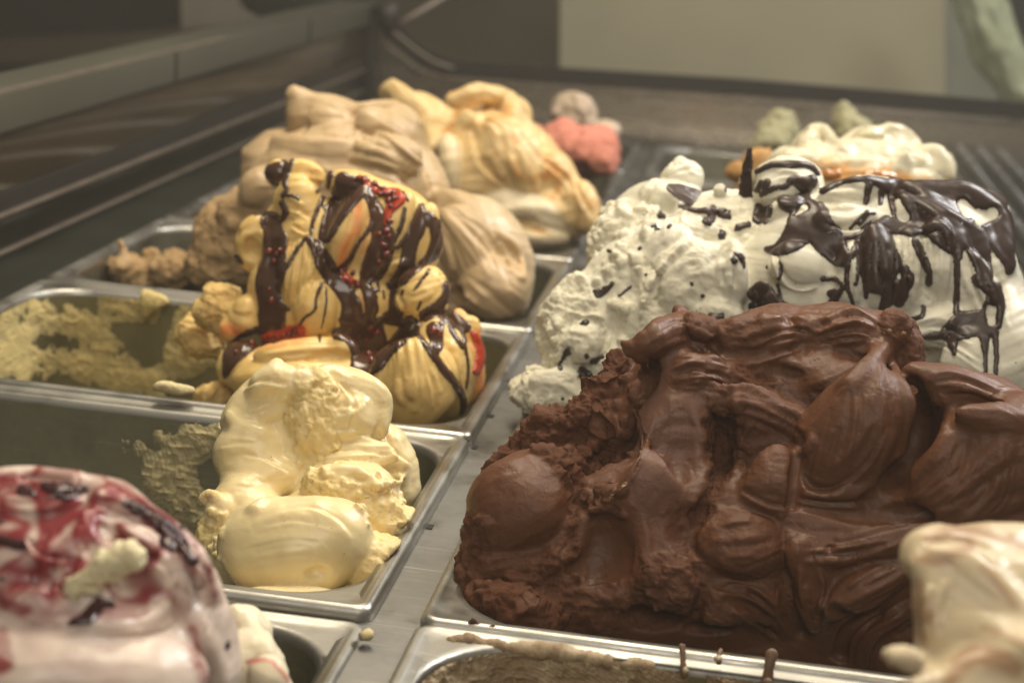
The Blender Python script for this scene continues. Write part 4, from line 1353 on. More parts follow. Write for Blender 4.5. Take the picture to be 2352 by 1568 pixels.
    ST = [[(430, 110, 30), (375, 150, 45), (390, 195, 20)], [(480, 75, 10), (440, 180, 16), (450, 230, 12), (430, 262, 14)], [(455, 262, 9), (490, 265, 12), (515, 285, 6)], [(425, 300, 16), (445, 350, 18), (420, 390, 14)], [(280, 365, 6), (340, 350, 8), (380, 385, 20)],
          [(365, 405, 48), (372, 440, 40), (388, 500, 52), (380, 600, 52), (368, 700, 52), (362, 800, 46), (370, 900, 62), (372, 980, 56)], [(320, 620, 16), (300, 740, 20), (320, 860, 20)], [(430, 860, 20), (460, 870, 10)],
          [(680, 150, 20), (660, 230, 12), (620, 320, 11), (590, 400, 11), (580, 465, 8)], [(670, 200, 12), (610, 240, 7)], [(640, 315, 6), (668, 355, 4)], [(750, 180, 36), (742, 260, 46), (710, 340, 44), (680, 420, 40), (655, 480, 30)], [(790, 190, 30), (870, 215, 32), (830, 260, 24), (770, 350, 14), (720, 420, 10)],
          [(560, 490, 14), (610, 540, 28), (650, 620, 40), (700, 700, 40), (750, 760, 38), (790, 830, 40), (800, 930, 56), (800, 970, 50)], [(550, 488, 9), (490, 570, 11), (450, 650, 9), (428, 712, 5)],
          [(880, 250, 20), (925, 330, 30), (945, 400, 32), (965, 470, 48), (950, 560, 58), (915, 650, 56), (875, 690, 30)], [(905, 350, 8), (895, 430, 12), (830, 520, 10), (790, 600, 14), (740, 650, 18)], [(1080, 330, 10), (1062, 420, 12), (1010, 520, 14), (960, 600, 20)], [(1070, 250, 12), (1100, 290, 6)],
          [(1168, 320, 18), (1155, 420, 34), (1112, 520, 34), (1092, 620, 34), (1062, 700, 34), (1000, 742, 20)], [(1200, 350, 10), (1242, 420, 30), (1262, 490, 36), (1232, 570, 28), (1170, 630, 18), (1110, 690, 14)], [(1110, 460, 14), (1040, 540, 10)], [(850, 725, 20), (890, 780, 30), (902, 870, 30), (880, 940, 20)],
          [(1020, 760, 14), (1010, 850, 16), (1030, 905, 34), (985, 915, 26)], [(900, 940, 30), (850, 950, 30)], [(1298, 730, 12), (1312, 800, 30), (1270, 845, 24), (1210, 880, 22)], [(1190, 900, 28), (1260, 872, 32), (1340, 920, 28), (1402, 965, 26)], [(1070, 770, 8), (1065, 790, 5)], [(1210, 660, 10), (1150, 740, 8), (1125, 770, 4)], [(1165, 830, 8), (1150, 870, 7)], [(935, 720, 8), (940, 770, 6)], [(965, 770, 6), (970, 810, 6)],
          [(720, 1000, 26), (780, 1010, 30), (820, 1050, 34), (845, 1120, 42), (850, 1190, 52), (862, 1240, 14)], [(1110, 945, 34), (1060, 1020, 32), (1000, 1080, 26), (920, 1150, 46), (870, 1215, 20)], [(900, 980, 56), (920, 1060, 56)], [(950, 925, 20), (1050, 940, 20), (1110, 940, 26)],
          [(1120, 970, 14), (1180, 1040, 12), (1230, 1110, 20), (1290, 1190, 22), (1360, 1280, 20), (1392, 1350, 16), (1386, 1432, 12)], [(1240, 980, 38), (1252, 1060, 28), (1240, 1105, 14)], [(1310, 890, 14), (1330, 980, 12), (1390, 1070, 14)], [(1380, 950, 14), (1402, 1040, 10)], [(1400, 1060, 8), (1420, 1170, 7), (1410, 1290, 5)], [(1150, 960, 8), (1155, 1010, 8)], [(1280, 930, 10), (1290, 960, 6)],
          [(300, 990, 28), (220, 1040, 36), (150, 1120, 36), (122, 1225, 14)], [(300, 1050, 14), (180, 1150, 10), (130, 1220, 8)], [(640, 730, 8), (605, 810, 8), (600, 870, 8), (540, 920, 8), (510, 970, 5)], [(660, 750, 4), (660, 850, 5), (635, 970, 3)], [(625, 1010, 9), (627, 1038, 7)], [(190, 435, 10)], [(180, 600, 22), (205, 620, 14)]]
    ST = [[(a, b_, r * (1.25 if r >= 24 else 1.05)) for a, b_, r in st] for st in ST]
    h = s.strokes(ST) + 1.0
    s.coat('chocolate_sauce', h, 0.0013, M_SYRUP, m, soft=9)
    h = s.strokes([[(840, 178, 22), (900, 210, 24), (960, 245, 26), (1030, 260, 38), (1055, 285, 34), (1000, 340, 26), (985, 420, 16)], [(320, 1020, 30), (400, 1000, 34), (520, 985, 32)], [(818, 430, 24)], [(745, 650, 18), (760, 700, 26), (800, 720, 18)], [(585, 840, 22)], [(1450, 1000, 22), (1485, 1100, 26), (1465, 1200, 22)], [(1470, 1350, 22)], [(1020, 1465, 20)]])
    h = h + 3.0 * fbm(s.V / np.float32(0.004), 2, 5.5)
    s.coat('berry_sauce', h, 0.0020, M_RED, m, soft=9)
    rnd = random.Random(5)
    pts = [(830, 175), (860, 185), (915, 215), (940, 232), (966, 240), (950, 268), (1002, 292), (1042, 250), (1050, 290), (1012, 330), (995, 395), (980, 450), (966, 520), (936, 605), (405, 580), (430, 560), (375, 820), (890, 1110), (905, 960), (930, 1082), (800, 672), (742, 682), (880, 1030), (925, 990), (868, 1085), (905, 1140),
           (1035, 285), (1020, 262), (985, 262), (330, 1030), (360, 1010), (395, 1008), (430, 1000), (470, 990), (500, 985), (260, 1050), (190, 1100), (770, 715), (350, 560), (385, 620), (365, 760), (1240, 980), (1262, 1000), (985, 480), (950, 480), (968, 560), (760, 660), (835, 735)]
    for i, (a, b_) in enumerate(pts):
        p, n = s.surf(a + rnd.uniform(-6, 6), b_ + rnd.uniform(-6, 6))
        r = rnd.uniform(.0017, .0030)
        blob('berry', M_BERRY, m, p + n * .0010, n, r, seed=i, rough=.5, sub=2)
    print('yellow', len(s.Q))

# ================================================= white mound with chocolate
if want('strac'):
    M_WHITE = gelato('white_milk_gelato', (0.73, 0.70, 0.59), (0.67, 0.69, 0.54), (0.75, 0.71, 0.56), rough=0.40, sss=0.22, sscale=.005, bump=0.14, speck=((0.10, 0.05, 0.03), 150, 0.10))
    s = Sculpt(vox=0.00105, warp=0.0026, wl=0.032, seed=31, st=0.0004, Y=.36, front=True, yr=(.2, .52), boost=1.6, ra=1.5)
    s.view(1127, 306.25, .4687)
    s.E(900, 900, .300, 560, 480, 330, th=30, k=.008, cr=.0006)
    s.E(500, 1000, .300, 260, 300, 220, th=20, k=.006, cr=.0026)
    s.E(360, 1280, .285, 240, 130, 160, th=4, k=.006, cr=.0034)
    s.E(430, 1060, .295, 160, 180, 150, th=24, k=.006, cr=.0032)
    s.E(520, 850, .315, 130, 150, 130, th=24, k=.006, cr=.0032)
    s.E(200, 1250, .30, 110, 60, 90, th=16, k=.004, cr=.0022)
    s.E(118, 1278, .31, 46, 24, 34, th=-6, k=.004, cr=.002)
    s.E(700, 600, .345, 220, 250, 180, th=12, k=.006, cr=.0020)
    s.E(820, 400, .375, 260, 170, 170, th=10, k=.006)
    s.E(1150, 500, .345, 320, 220, 200, k=.008, cr=.0008)
    s.E(650, 400, .372, 100, 66, 80, th=6, k=.003, cr=.0036)
    s.E(610, 600, .350, 90, 150, 90, k=.004, cr=.0026)
    s.E(940, 220, .395, 110, 100, 90, th=-20, k=.003)
    s.T([(960, 200, .41, 60), (930, 140, .41, 30), (922, 112, .41, 10)], k=.004)
    s.E(400, 890, .315, 110, 70, 90, th=20, k=.004, cr=.0018)
    s.T([(360, 890, .31, 30), (325, 905, .305, 20), (312, 935, .30, 9)], k=.003, cr=.0014)
    s.E(460, 760, .340, 60, 40, 50, th=20, k=.004, cr=.002)
    # right-hand body (enlarged view of the right side)
    s.view(1678.25, 275.6, .4297)
    s.E(700, 900, .300, 700, 560, 420, th=-10, k=.01)
    s.E(1180, 850, .310, 380, 520, 330, th=22, k=.01)
    s.E(1380, 1250, .290, 340, 400, 300, th=20, k=.008)
    s.E(800, 520, .350, 330, 180, 190, th=-8, k=.006)
    s.E(300, 380, .350, 180, 150, 140, th=8, k=.004, st=.0010, sw=.01)
    s.E(1150, 520, .345, 300, 130, 160, th=-16, k=.006)
    s.E(1360, 560, .340, 150, 190, 140, th=24, k=.005)
    s.E(1440, 760, .330, 90, 200, 120, th=10, k=.005)
    # the lobes
    s.t([(180, 300, 50), (260, 260, 60), (360, 265, 60), (450, 300, 44), (455, 370, 40)], .5, k=.005)
    s.t([(160, 400, 30), (240, 370, 40), (320, 330, 44), (400, 350, 50)], .45, k=.005)
    s.e(300, 470, 110, 60, 34, 60, th=18)
    s.e(640, 390, 170, 78, 44, 80, th=8, k=.002, st=.0005)
    s.e(620, 520, 170, 80, 30, 70, th=6, k=.002)
    s.ct([(500, 470, 16), (620, 470, 18), (760, 450, 14)], .8, k=.004)
    s.t([(700, 350, 60), (860, 390, 76), (1000, 460, 84), (1110, 550, 80), (1190, 640, 56)], .45, k=.004)
    s.t([(950, 380, 50), (1100, 400, 66), (1260, 430, 84), (1390, 500, 84), (1460, 640, 62), (1490, 780, 40)], .45, k=.004)
    s.e(930, 500, 60, 90, 20, 60, th=20, k=.003)
    s.e(370, 780, 165, 128, 50, 100, th=-12, pl=[(160, .78, 20), (30, .85, 10)], st=.0003)
    s.c(560, 700, 70, 30, 24, 50, th=-50, k=.003)
    s.e(640, 830, 92, 170, 40, 90, th=-4, k=.0025)
    s.e(790, 790, 96, 220, 50, 100, th=-2, k=.0025)
    s.e(955, 800, 96, 220, 44, 100, th=-6, k=.0025)
    s.e(1110, 760, 90, 210, 40, 90, th=4, k=.0025, st=.0007, sw=.012)
    s.e(1240, 860, 90, 260, 36, 90, th=10, k=.0025)
    s.e(1350, 960, 90, 260, 36, 90, th=18, k=.0025)
    s.e(1130, 1110, 190, 110, 50, 90, th=16, k=.003)
    s.e(1290, 1300, 170, 160, 40, 100, th=-20, k=.004)
    s.e(350, 960, 160, 80, 26, 70, th=-4, k=.004)
    s.e(420, 340, 60, 44, 26, 40, k=.002)
    s.view(1127, 306.25, .4687)
    s.scatter(180, 1000, 700, 1350, 80, 18, 50, 1, cr=.002)
    s.scatter(520, 380, 800, 900, 60, 18, 46, 2, cr=.0018)
    s.scatter(760, 520, 1220, 980, 60, 16, 44, 3, cr=.0012)
    s.scatter(880, 380, 1250, 520, 40, 16, 36, 4, cr=.0010)
    s.t([(640, 390, 30), (632, 352, 18), (628, 335, 8)], .9, k=.004, cr=.0016)
    s.t([(780, 300, 40), (800, 262, 24), (812, 240, 10)], .9, k=.005, cr=.0008)
    s.t([(1120, 280, 26), (1128, 262, 14)], .9, k=.004, cr=.001)
    s.t([(1010, 540, 26), (1000, 515, 12)], .9, k=.004, cr=.001)
    s.t([(800, 745, 26), (770, 742, 12)], .9, k=.004, cr=.001)
    # middle crumbly mass (enlarged view of the left side)
    s.view(1127, 306.25, .4687)
    s.e(1010, 760, 230, 230, 70, 150, th=24, k=.003, cr=.0010, pl=[(155, .80, 0)])
    s.e(1170, 690, 90, 170, 40, 90, th=-8, k=.003)
    s.e(1120, 880, 120, 90, 34, 80, th=-14, k=.004, cr=.0010)
    s.e(860, 940, 130, 90, 30, 80, th=40, k=.004, cr=.0016)
    s.e(880, 560, 120, 110, 34, 80, th=30, k=.004)
    s.e(850, 330, 110, 80, 34, 70, th=-12, k=.003, pl=[(170, .7, 10)])
    s.e(1000, 470, 110, 70, 28, 60, th=-10, k=.004, cr=.0012)
    s.e(1240, 470, 90, 60, 24, 60, k=.004, cr=.001)
    s.e(450, 1010, 100, 90, 28, 70, k=.004, cr=.0014)
    s.e(330, 1220, 130, 80, 26, 70, th=10, k=.004, cr=.0012)
    s.e(560, 1120, 130, 70, 28, 60, th=40, k=.004, cr=.0018)
    s.c(600, 940, 60, 80, 30, 60, th=20, k=.004, cr=.001)
    s.c(680, 760, 50, 90, 24, 60, th=10, k=.004, cr=.0008)
    s.c(1130, 570, 40, 90, 16, 50, th=-30, k=.004)
    s.R(([(1000, 520), (900, 600), (790, 740), (740, 900)], 1.8, 30), ([(1160, 560), (1120, 650), (1130, 760)], 1.0, 18), ([(760, 280), (750, 350), (770, 430), (750, 520)], 1.4, 18))
    s.view(1678.25, 275.6, .4297)
    s.flow([(520, 340), (640, 320), (760, 370)], [(500, 450), (640, 460), (760, 440)], 6, .8, 16, 1)
    s.flow([(560, 600), (600, 760), (640, 980)], [(720, 600), (740, 760), (740, 980)], 7, .9, 18, 2)
    s.flow([(720, 650), (720, 800), (760, 980)], [(1180, 600), (1180, 800), (1150, 1000)], 14, 1.1, 20, 3, ('fold', 'groove', 'fold'))
    s.flow([(1200, 680), (1240, 850), (1300, 1000)], [(1400, 760), (1460, 950), (1500, 1150)], 9, 1.0, 18, 4)
    s.flow([(980, 1080), (1100, 1040), (1250, 1080)], [(1050, 1200), (1200, 1250), (1400, 1400)], 8, .9, 18, 5)
    s.flow([(150, 330), (280, 260), (440, 300)], [(170, 520), (260, 480), (400, 480)], 9, .9, 12, 7)
    s.flow([(860, 400), (1020, 500), (1180, 640)], [(920, 370), (1120, 450), (1300, 560)], 7, .9, 14, 8)
    s.R(([(480, 560), (600, 600), (720, 590), (830, 530)], 1.6, 24), ([(230, 700), (260, 820), (350, 900), (470, 890)], 1.8, 20), ([(1000, 620), (1060, 590), (1130, 580), (1180, 700)][::-1], 1.4, 22), ([(1020, 900), (1080, 960), (1040, 1010)], 1.2, 18))
    s.view(1127, 306.25, .4687)
    s.flow([(760, 300), (760, 420), (740, 520)], [(960, 330), (940, 460), (900, 560)], 8, 1.0, 16, 9)
    s.flow([(1140, 560), (1120, 700), (1140, 860)], [(1240, 620), (1250, 740), (1260, 860)], 7, 1.0, 18, 10)
    s.flow([(560, 560), (600, 620), (580, 720)], [(700, 560), (740, 640), (720, 760)], 7, 1.0, 16, 11)
    s.flow([(840, 180), (900, 130), (960, 130)], [(880, 240), (980, 200), (1060, 230)], 6, .9, 14, 12)
    s.build(rect=RECT(G, .25, .376, .5), zmin=-.06)
    # the left side also gets torn, icy relief
    m = mound('gelato_mound', 'white gelato mound draped in dark chocolate and studded with chocolate bits', 1800, 900, .4)
    s.obj('gelato', M_WHITE, m)
    s.view(1678.25, 275.6, .4297)
    ST = [[(425, 470, 34), (390, 560, 66), (330, 640, 46), (255, 690, 26), (190, 690, 12)], [(440, 540, 60), (520, 640, 62), (585, 730, 42)], [(140, 280, 10), (220, 240, 14), (320, 238, 20), (420, 245, 15), (468, 290, 10)], [(165, 400, 12), (230, 365, 13), (300, 352, 15), (325, 320, 18), (395, 345, 32), (430, 330, 26)],
          [(400, 370, 20), (412, 430, 18), (432, 500, 30)], [(290, 440, 30), (330, 455, 34), (370, 425, 24)], [(480, 450, 12), (520, 500, 11), (527, 560, 9)], [(430, 440, 9), (465, 520, 10), (520, 562, 8)], [(490, 380, 16), (600, 332, 12), (700, 316, 14), (780, 330, 22), (880, 375, 36)], [(740, 345, 20), (722, 440, 13)], [(805, 385, 16), (800, 442, 12)], [(850, 420, 12), (870, 500, 11), (885, 560, 16)],
          [(900, 385, 38), (1000, 450, 62), (1100, 545, 70), (1190, 640, 48)], [(960, 440, 40), (985, 520, 45), (1060, 560, 40)], [(880, 565, 26), (960, 590, 24), (1050, 592, 16)], [(950, 368, 26), (1080, 385, 34), (1200, 425, 62), (1320, 405, 44), (1420, 440, 36), (1450, 480, 22)], [(1150, 450, 45), (1230, 540, 38), (1290, 575, 24)], [(1395, 560, 40), (1430, 640, 44), (1488, 760, 24), (1488, 810, 17)], [(1450, 470, 14), (1492, 600, 22), (1500, 700, 16)],
          [(830, 530, 22), (760, 600, 28), (660, 622, 14), (560, 645, 14), (540, 700, 36)], [(700, 640, 24), (770, 660, 66), (795, 760, 84), (785, 850, 60)], [(860, 880, 34), (840, 960, 28), (805, 1010, 14)], [(722, 840, 18), (725, 945, 11)], [(680, 660, 20), (630, 760, 14), (622, 880, 12), (655, 985, 8)], [(685, 745, 13), (680, 820, 9), (664, 882, 9)], [(925, 790, 20), (945, 850, 26), (900, 970, 24)], [(985, 650, 20), (1030, 740, 22), (1060, 820, 15), (1060, 872, 17)],
          [(1220, 640, 30), (1213, 760, 18), (1210, 900, 15), (1205, 1035, 15)], [(1205, 1040, 13), (1280, 1060, 24), (1350, 1030, 20), (1395, 960, 26), (1420, 900, 24)], [(1320, 850, 24), (1400, 910, 32), (1442, 980, 22), (1430, 1100, 18)], [(1000, 1160, 13), (1120, 1150, 20), (1220, 1110, 50), (1320, 1085, 52), (1410, 1130, 22)], [(1180, 1150, 32), (1195, 1250, 9)], [(1350, 1120, 28), (1360, 1250, 12), (1360, 1385, 11)], [(1415, 1130, 18), (1420, 1260, 11), (1415, 1385, 11)],
          [(1240, 600, 40), (1300, 640, 52), (1330, 720, 42), (1360, 840, 30)], [(1280, 590, 22), (1350, 630, 22)], [(640, 580, 8), (700, 512, 9), (730, 490, 8)], [(690, 560, 6), (740, 505, 6), (770, 500, 7)], [(700, 578, 5), (750, 540, 3)], [(555, 508, 8)], [(575, 437, 10)], [(628, 420, 8)], [(600, 462, 5)], [(665, 348, 12)], [(632, 372, 6)],
          [(490, 850, 14), (560, 850, 14), (592, 880, 9)], [(530, 925, 16), (555, 908, 8)], [(530, 1030, 28), (555, 960, 22), (600, 900, 10)], [(260, 845, 12), (268, 790, 12), (262, 758, 8)], [(252, 880, 7), (275, 980, 8)], [(120, 930, 24), (170, 910, 36), (230, 970, 26), (330, 1012, 13)], [(1032, 1000, 13), (1020, 1050, 11), (930, 1072, 11)], [(150, 470, 22), (150, 520, 26)], [(210, 470, 16), (205, 510, 12)], [(95, 560, 14), (40, 575, 16)], [(165, 330, 12), (140, 380, 12)]]
    HL = [[(1240, 450, 30), (1270, 490, 38)], [(1330, 540, 26), (1400, 500, 34)], [(890, 430, 14), (925, 520, 30)], [(1385, 1010, 22), (1395, 1080, 22)], [(345, 510, 4), (395, 470, 20)], [(830, 715, 8)], [(780, 370, 18)], [(540, 650, 6)]]
    ST += [[(860, 350, 30), (960, 420, 70), (1060, 480, 84), (1150, 560, 76)], [(1000, 380, 40), (1100, 400, 56), (1200, 400, 60), (1330, 400, 54), (1410, 430, 50)], [(1120, 600, 50), (1190, 640, 56)], [(1120, 470, 50), (1220, 520, 50)], [(1420, 480, 40), (1470, 560, 34), (1490, 660, 26)], [(1180, 500, 44), (1250, 600, 42)], [(740, 610, 30), (830, 570, 36), (890, 570, 30)], [(430, 500, 40), (440, 590, 50)], [(690, 690, 30), (730, 720, 40)], [(1240, 1090, 50), (1380, 1110, 36)], [(1290, 600, 30), (1350, 700, 30)]]
    ST = [[(a, b_, r * (1.38 if r >= 24 else 1.08)) for a, b_, r in st] for st in ST]
    h = s.strokes(ST, HL) + 1.2
    s.coat('chocolate_shell', h, 0.0014, M_SAUCE, m, soft=8)
    s.view(1127, 306.25, .4687)
    ST2 = [[(600, 735, 12), (575, 760, 14), (530, 790, 20), (515, 778, 12)], [(690, 748, 7), (630, 795, 8)], [(735, 560, 7), (725, 570, 6)], [(575, 575, 10), (590, 580, 9)], [(830, 400, 18), (850, 410, 12)], [(800, 440, 10), (805, 470, 10)], [(870, 460, 10), (885, 450, 8)], [(1120, 390, 18), (1150, 400, 20), (1170, 380, 10)], [(1050, 430, 16), (1080, 420, 24), (1090, 370, 20)],
            [(930, 360, 12), (1010, 380, 14), (1070, 380, 18)], [(455, 1175, 24), (490, 1180, 12), (440, 1150, 10)], [(510, 1115, 16), (545, 1095, 14)], [(380, 1060, 16), (350, 1110, 12), (335, 1150, 8)], [(1185, 620, 14), (1190, 600, 8)], [(1190, 580, 6), (1230, 620, 12), (1240, 660, 8)], [(1325, 655, 6)], [(1078, 595, 7)], [(640, 1010, 8)], [(360, 1290, 8)], [(1210, 460, 12), (1200, 470, 10)], [(1345, 380, 24), (1345, 430, 20)], [(1355, 240, 20), (1340, 280, 16)], [(1300, 190, 10), (1359, 160, 14)]]
    h = s.strokes(ST2) + 1.5 * fbm(s.V / np.float32(0.003), 2, 2.5)
    s.coat('chocolate_streak', h, 0.0012, M_SAUCE, m, soft=6)
    for i, (a, b_, r) in enumerate([(460, 928, 18), (1135, 500, 22), (1100, 918, 42), (835, 400, 16), (470, 1090, 12), (1150, 280, 10), (1230, 610, 14), (820, 470, 10), (985, 738, 9), (760, 690, 8), (880, 455, 9), (1040, 800, 8), (600, 1230, 8), (350, 1300, 7), (520, 780, 16), (560, 765, 12), (455, 1180, 24), (505, 1115, 16), (340, 1150, 12), (380, 1075, 14), (1060, 440, 18), (1130, 395, 22), (1165, 405, 14), (1190, 625, 16), (1225, 600, 12), (1345, 400, 22), (1345, 660, 10), (800, 455, 12), (730, 560, 8), (1300, 800, 26), (1330, 840, 22), (1290, 850, 20)]):
        p, n = s.surf(a, b_)
        blob('chocolate_chip', M_CHIP, m, p, n, r * .60 * scale_at(p), seed=i + 3, rough=.7, squash=(1, 1, .6))
    # shards of chocolate stuck in the top
    sh = Sculpt(vox=0.0007, warp=0.0010, wl=0.012, seed=9, st=.0005, Y=.35, w2=.4)
    sh.view(1678.25, 275.6, .4297)
    sh.T([(75, 560, .362, 30), (78, 440, .362, 44), (80, 320, .362, 36), (98, 220, .362, 22), (102, 160, .362, 12)], fl=.35, k=.001, sw=.004, st=.0008)
    sh.build(zmin=0)
    M_SHARD = gelato('dusted_chocolate_shard', (0.030, 0.014, 0.012), rough=.32, sss=0, bump=.15, wave=((0.55, 0.50, 0.42), 70, 0.8, .56, .60, .9))
    o = sh.obj('chocolate_shard', M_SHARD, None, tuple(at(1715, 520, .36)))
    tag(o, 'upright dark chocolate shard with a white tip standing in the white mound', 'chocolate shard')
    sh = Sculpt(vox=0.0007, warp=0.0012, wl=0.02, seed=12, st=.0004, Y=.37, w2=.4)
    sh.view(1127, 306.25, .4687)
    p, n = s.surf(990, 300)
    sh.E(990, 312, float(p[1]) - .006, 150, 66, 12, th=-24, tx=-38, k=.001)
    sh.build(zmin=0)
    M_SHARD2 = gelato('grey_chocolate_sheet', (0.10, 0.075, 0.070), rough=.25, sss=0, bump=.1, wave=((0.40, 0.36, 0.32), 60, 0.5, .55, .66, .6))
    o = sh.obj('chocolate_shard', M_SHARD2, None, tuple(at(1590, 450, .37)))
    tag(o, 'flat grey brown chocolate sheet lying on the left top of the white mound', 'chocolate shard')
    print('strac', len(s.Q))

# ================================================= beige brown mound
if want('beige'):
    M_BEI = gelato('beige_brown_gelato', (0.52, 0.38, 0.225), (0.70, 0.55, 0.36), (0.44, 0.29, 0.14), rough=0.42, sss=0.25, bump=0.12, mott=.12)
    s = Sculpt(vox=0.0014, warp=0.0034, wl=0.04, seed=41, st=0.0006, Y=.6, front=True, yr=(.42, .8), ra=1.9, boost=1.4)
    s.E(800, 470, .56, 250, 200, 180, k=.01)
    s.E(1080, 620, .54, 150, 180, 130, k=.01, ti=.5)
    s.E(560, 560, .57, 120, 110, 100, k=.008, cr=.0022)
    s.E(640, 400, .61, 90, 110, 90, k=.006)
    s.E(760, 280, .62, 110, 66, 80, th=-6, k=.004)
    s.E(690, 260, .625, 44, 52, 44, k=.003)
    s.E(672, 220, .63, 22, 21, 22, k=.003)
    s.T([(680, 232, .63, 16), (730, 238, .63, 14), (790, 245, .63, 12), (860, 240, .635, 16), (905, 250, .64, 20)], k=.004)
    s.E(900, 330, .60, 80, 96, 80, th=-20, k=.004)
    s.E(600, 350, .625, 46, 26, 36, th=14, k=.004)
    s.e(755, 282, 62, 42, 20, 40, th=-8, pl=[(0, .8), (180, .85), (-90, .8), (90, .85)], k=.0015)
    s.ct([(700, 250, 5), (705, 290, 6), (690, 320, 5)], .9, k=.002)
    s.ct([(820, 260, 6), (815, 300, 7), (790, 325, 8), (740, 320, 7)], .9, k=.002)
    s.t([(640, 330, 20), (720, 345, 26), (790, 350, 20)], .4, k=.006)
    s.e(880, 370, 92, 60, 30, 60, th=8, fan=(120, -60, 12), st=.0016)
    s.e(880, 300, 70, 50, 24, 50, th=-30, st=.0010)
    s.e(840, 430, 100, 46, 22, 50, th=-12)
    s.e(600, 430, 60, 44, 24, 40, th=30)
    s.e(560, 500, 60, 60, 20, 40, cr=.0016)
    s.t([(1000, 470, 26), (1060, 470, 30), (1090, 520, 28)], .5, k=.005)
    s.e(1080, 590, 62, 130, 34, 70, th=24, fan=(-30, 200, 14), st=.0014, wv=.2, k=.003)
    s.e(1130, 660, 90, 80, 26, 60, th=-34, st=.0010, sw=.01)
    s.c(1165, 590, 16, 34, 16, 24, th=26, k=.003)
    s.c(1040, 680, 34, 26, 24, 40, k=.003)
    s.t([(1140, 540, 9), (1165, 560, 12), (1190, 600, 13), (1192, 640, 10)], .6, k=.003)
    s.E(500, 620, .57, 70, 50, 60, k=.006, cr=.003)
    s.R(([(640, 420), (720, 400), (800, 420)], 1.4, 18), ([(960, 380), (980, 440), (960, 500)], 1.4, 18), ([(1020, 540), (1040, 620), (1010, 700)], 1.2, 14))
    s.flow([(700, 250), (800, 255), (880, 260)], [(700, 330), (790, 330), (860, 330)], 7, .8, 12, 1)
    s.flow([(820, 320), (880, 300), (960, 380)], [(800, 400), (870, 400), (940, 440)], 10, 1.0, 10, 2)
    s.flow([(600, 360), (700, 370), (800, 380)], [(580, 450), (680, 440), (780, 450)], 8, 1.0, 12, 3)
    s.flow([(1010, 480), (1080, 560), (1120, 640)], [(1100, 500), (1180, 580), (1210, 680)], 12, 1.0, 9, 4)
    s.flow([(1060, 600), (1120, 660), (1180, 720)], [(1000, 660), (1060, 710), (1110, 740)], 7, .9, 10, 5)
    s.build(rect=RECT(LL, .5, 0, .75), zmin=-.07)
    m = mound('gelato_mound', 'matte beige brown gelato mound behind the yellow striped one', 800, 600, .62)
    s.obj('gelato', M_BEI, m)
    # scraped remains at the left end of its pan
    s = Sculpt(vox=0.0014, warp=0.003, wl=0.03, seed=43, Y=.62, front=True, yr=(.45, .8))
    s.E(300, 620, .60, 66, 26, 40, th=-10, k=.005, cr=.0035)
    s.E(400, 630, .60, 90, 40, 50, k=.006, cr=.0035)
    s.T([(285, 610, .60, 12), (278, 580, .605, 8), (272, 560, .605, 6)], k=.004, cr=.001)
    s.E(350, 600, .62, 26, 30, 24, k=.004, cr=.003)
    s.E(410, 590, .62, 24, 26, 24, k=.004, cr=.003)
    s.build(rect=RECT(LL, .5, 0, .75), zmin=-.09, rect_slope=3)
    o = s.obj('gelato_scraps', M_BEI, None, tuple(at(380, 660, .62)))
    tag(o, 'ragged beige brown scrapings at the left of the beige mound', 'gelato scraps')

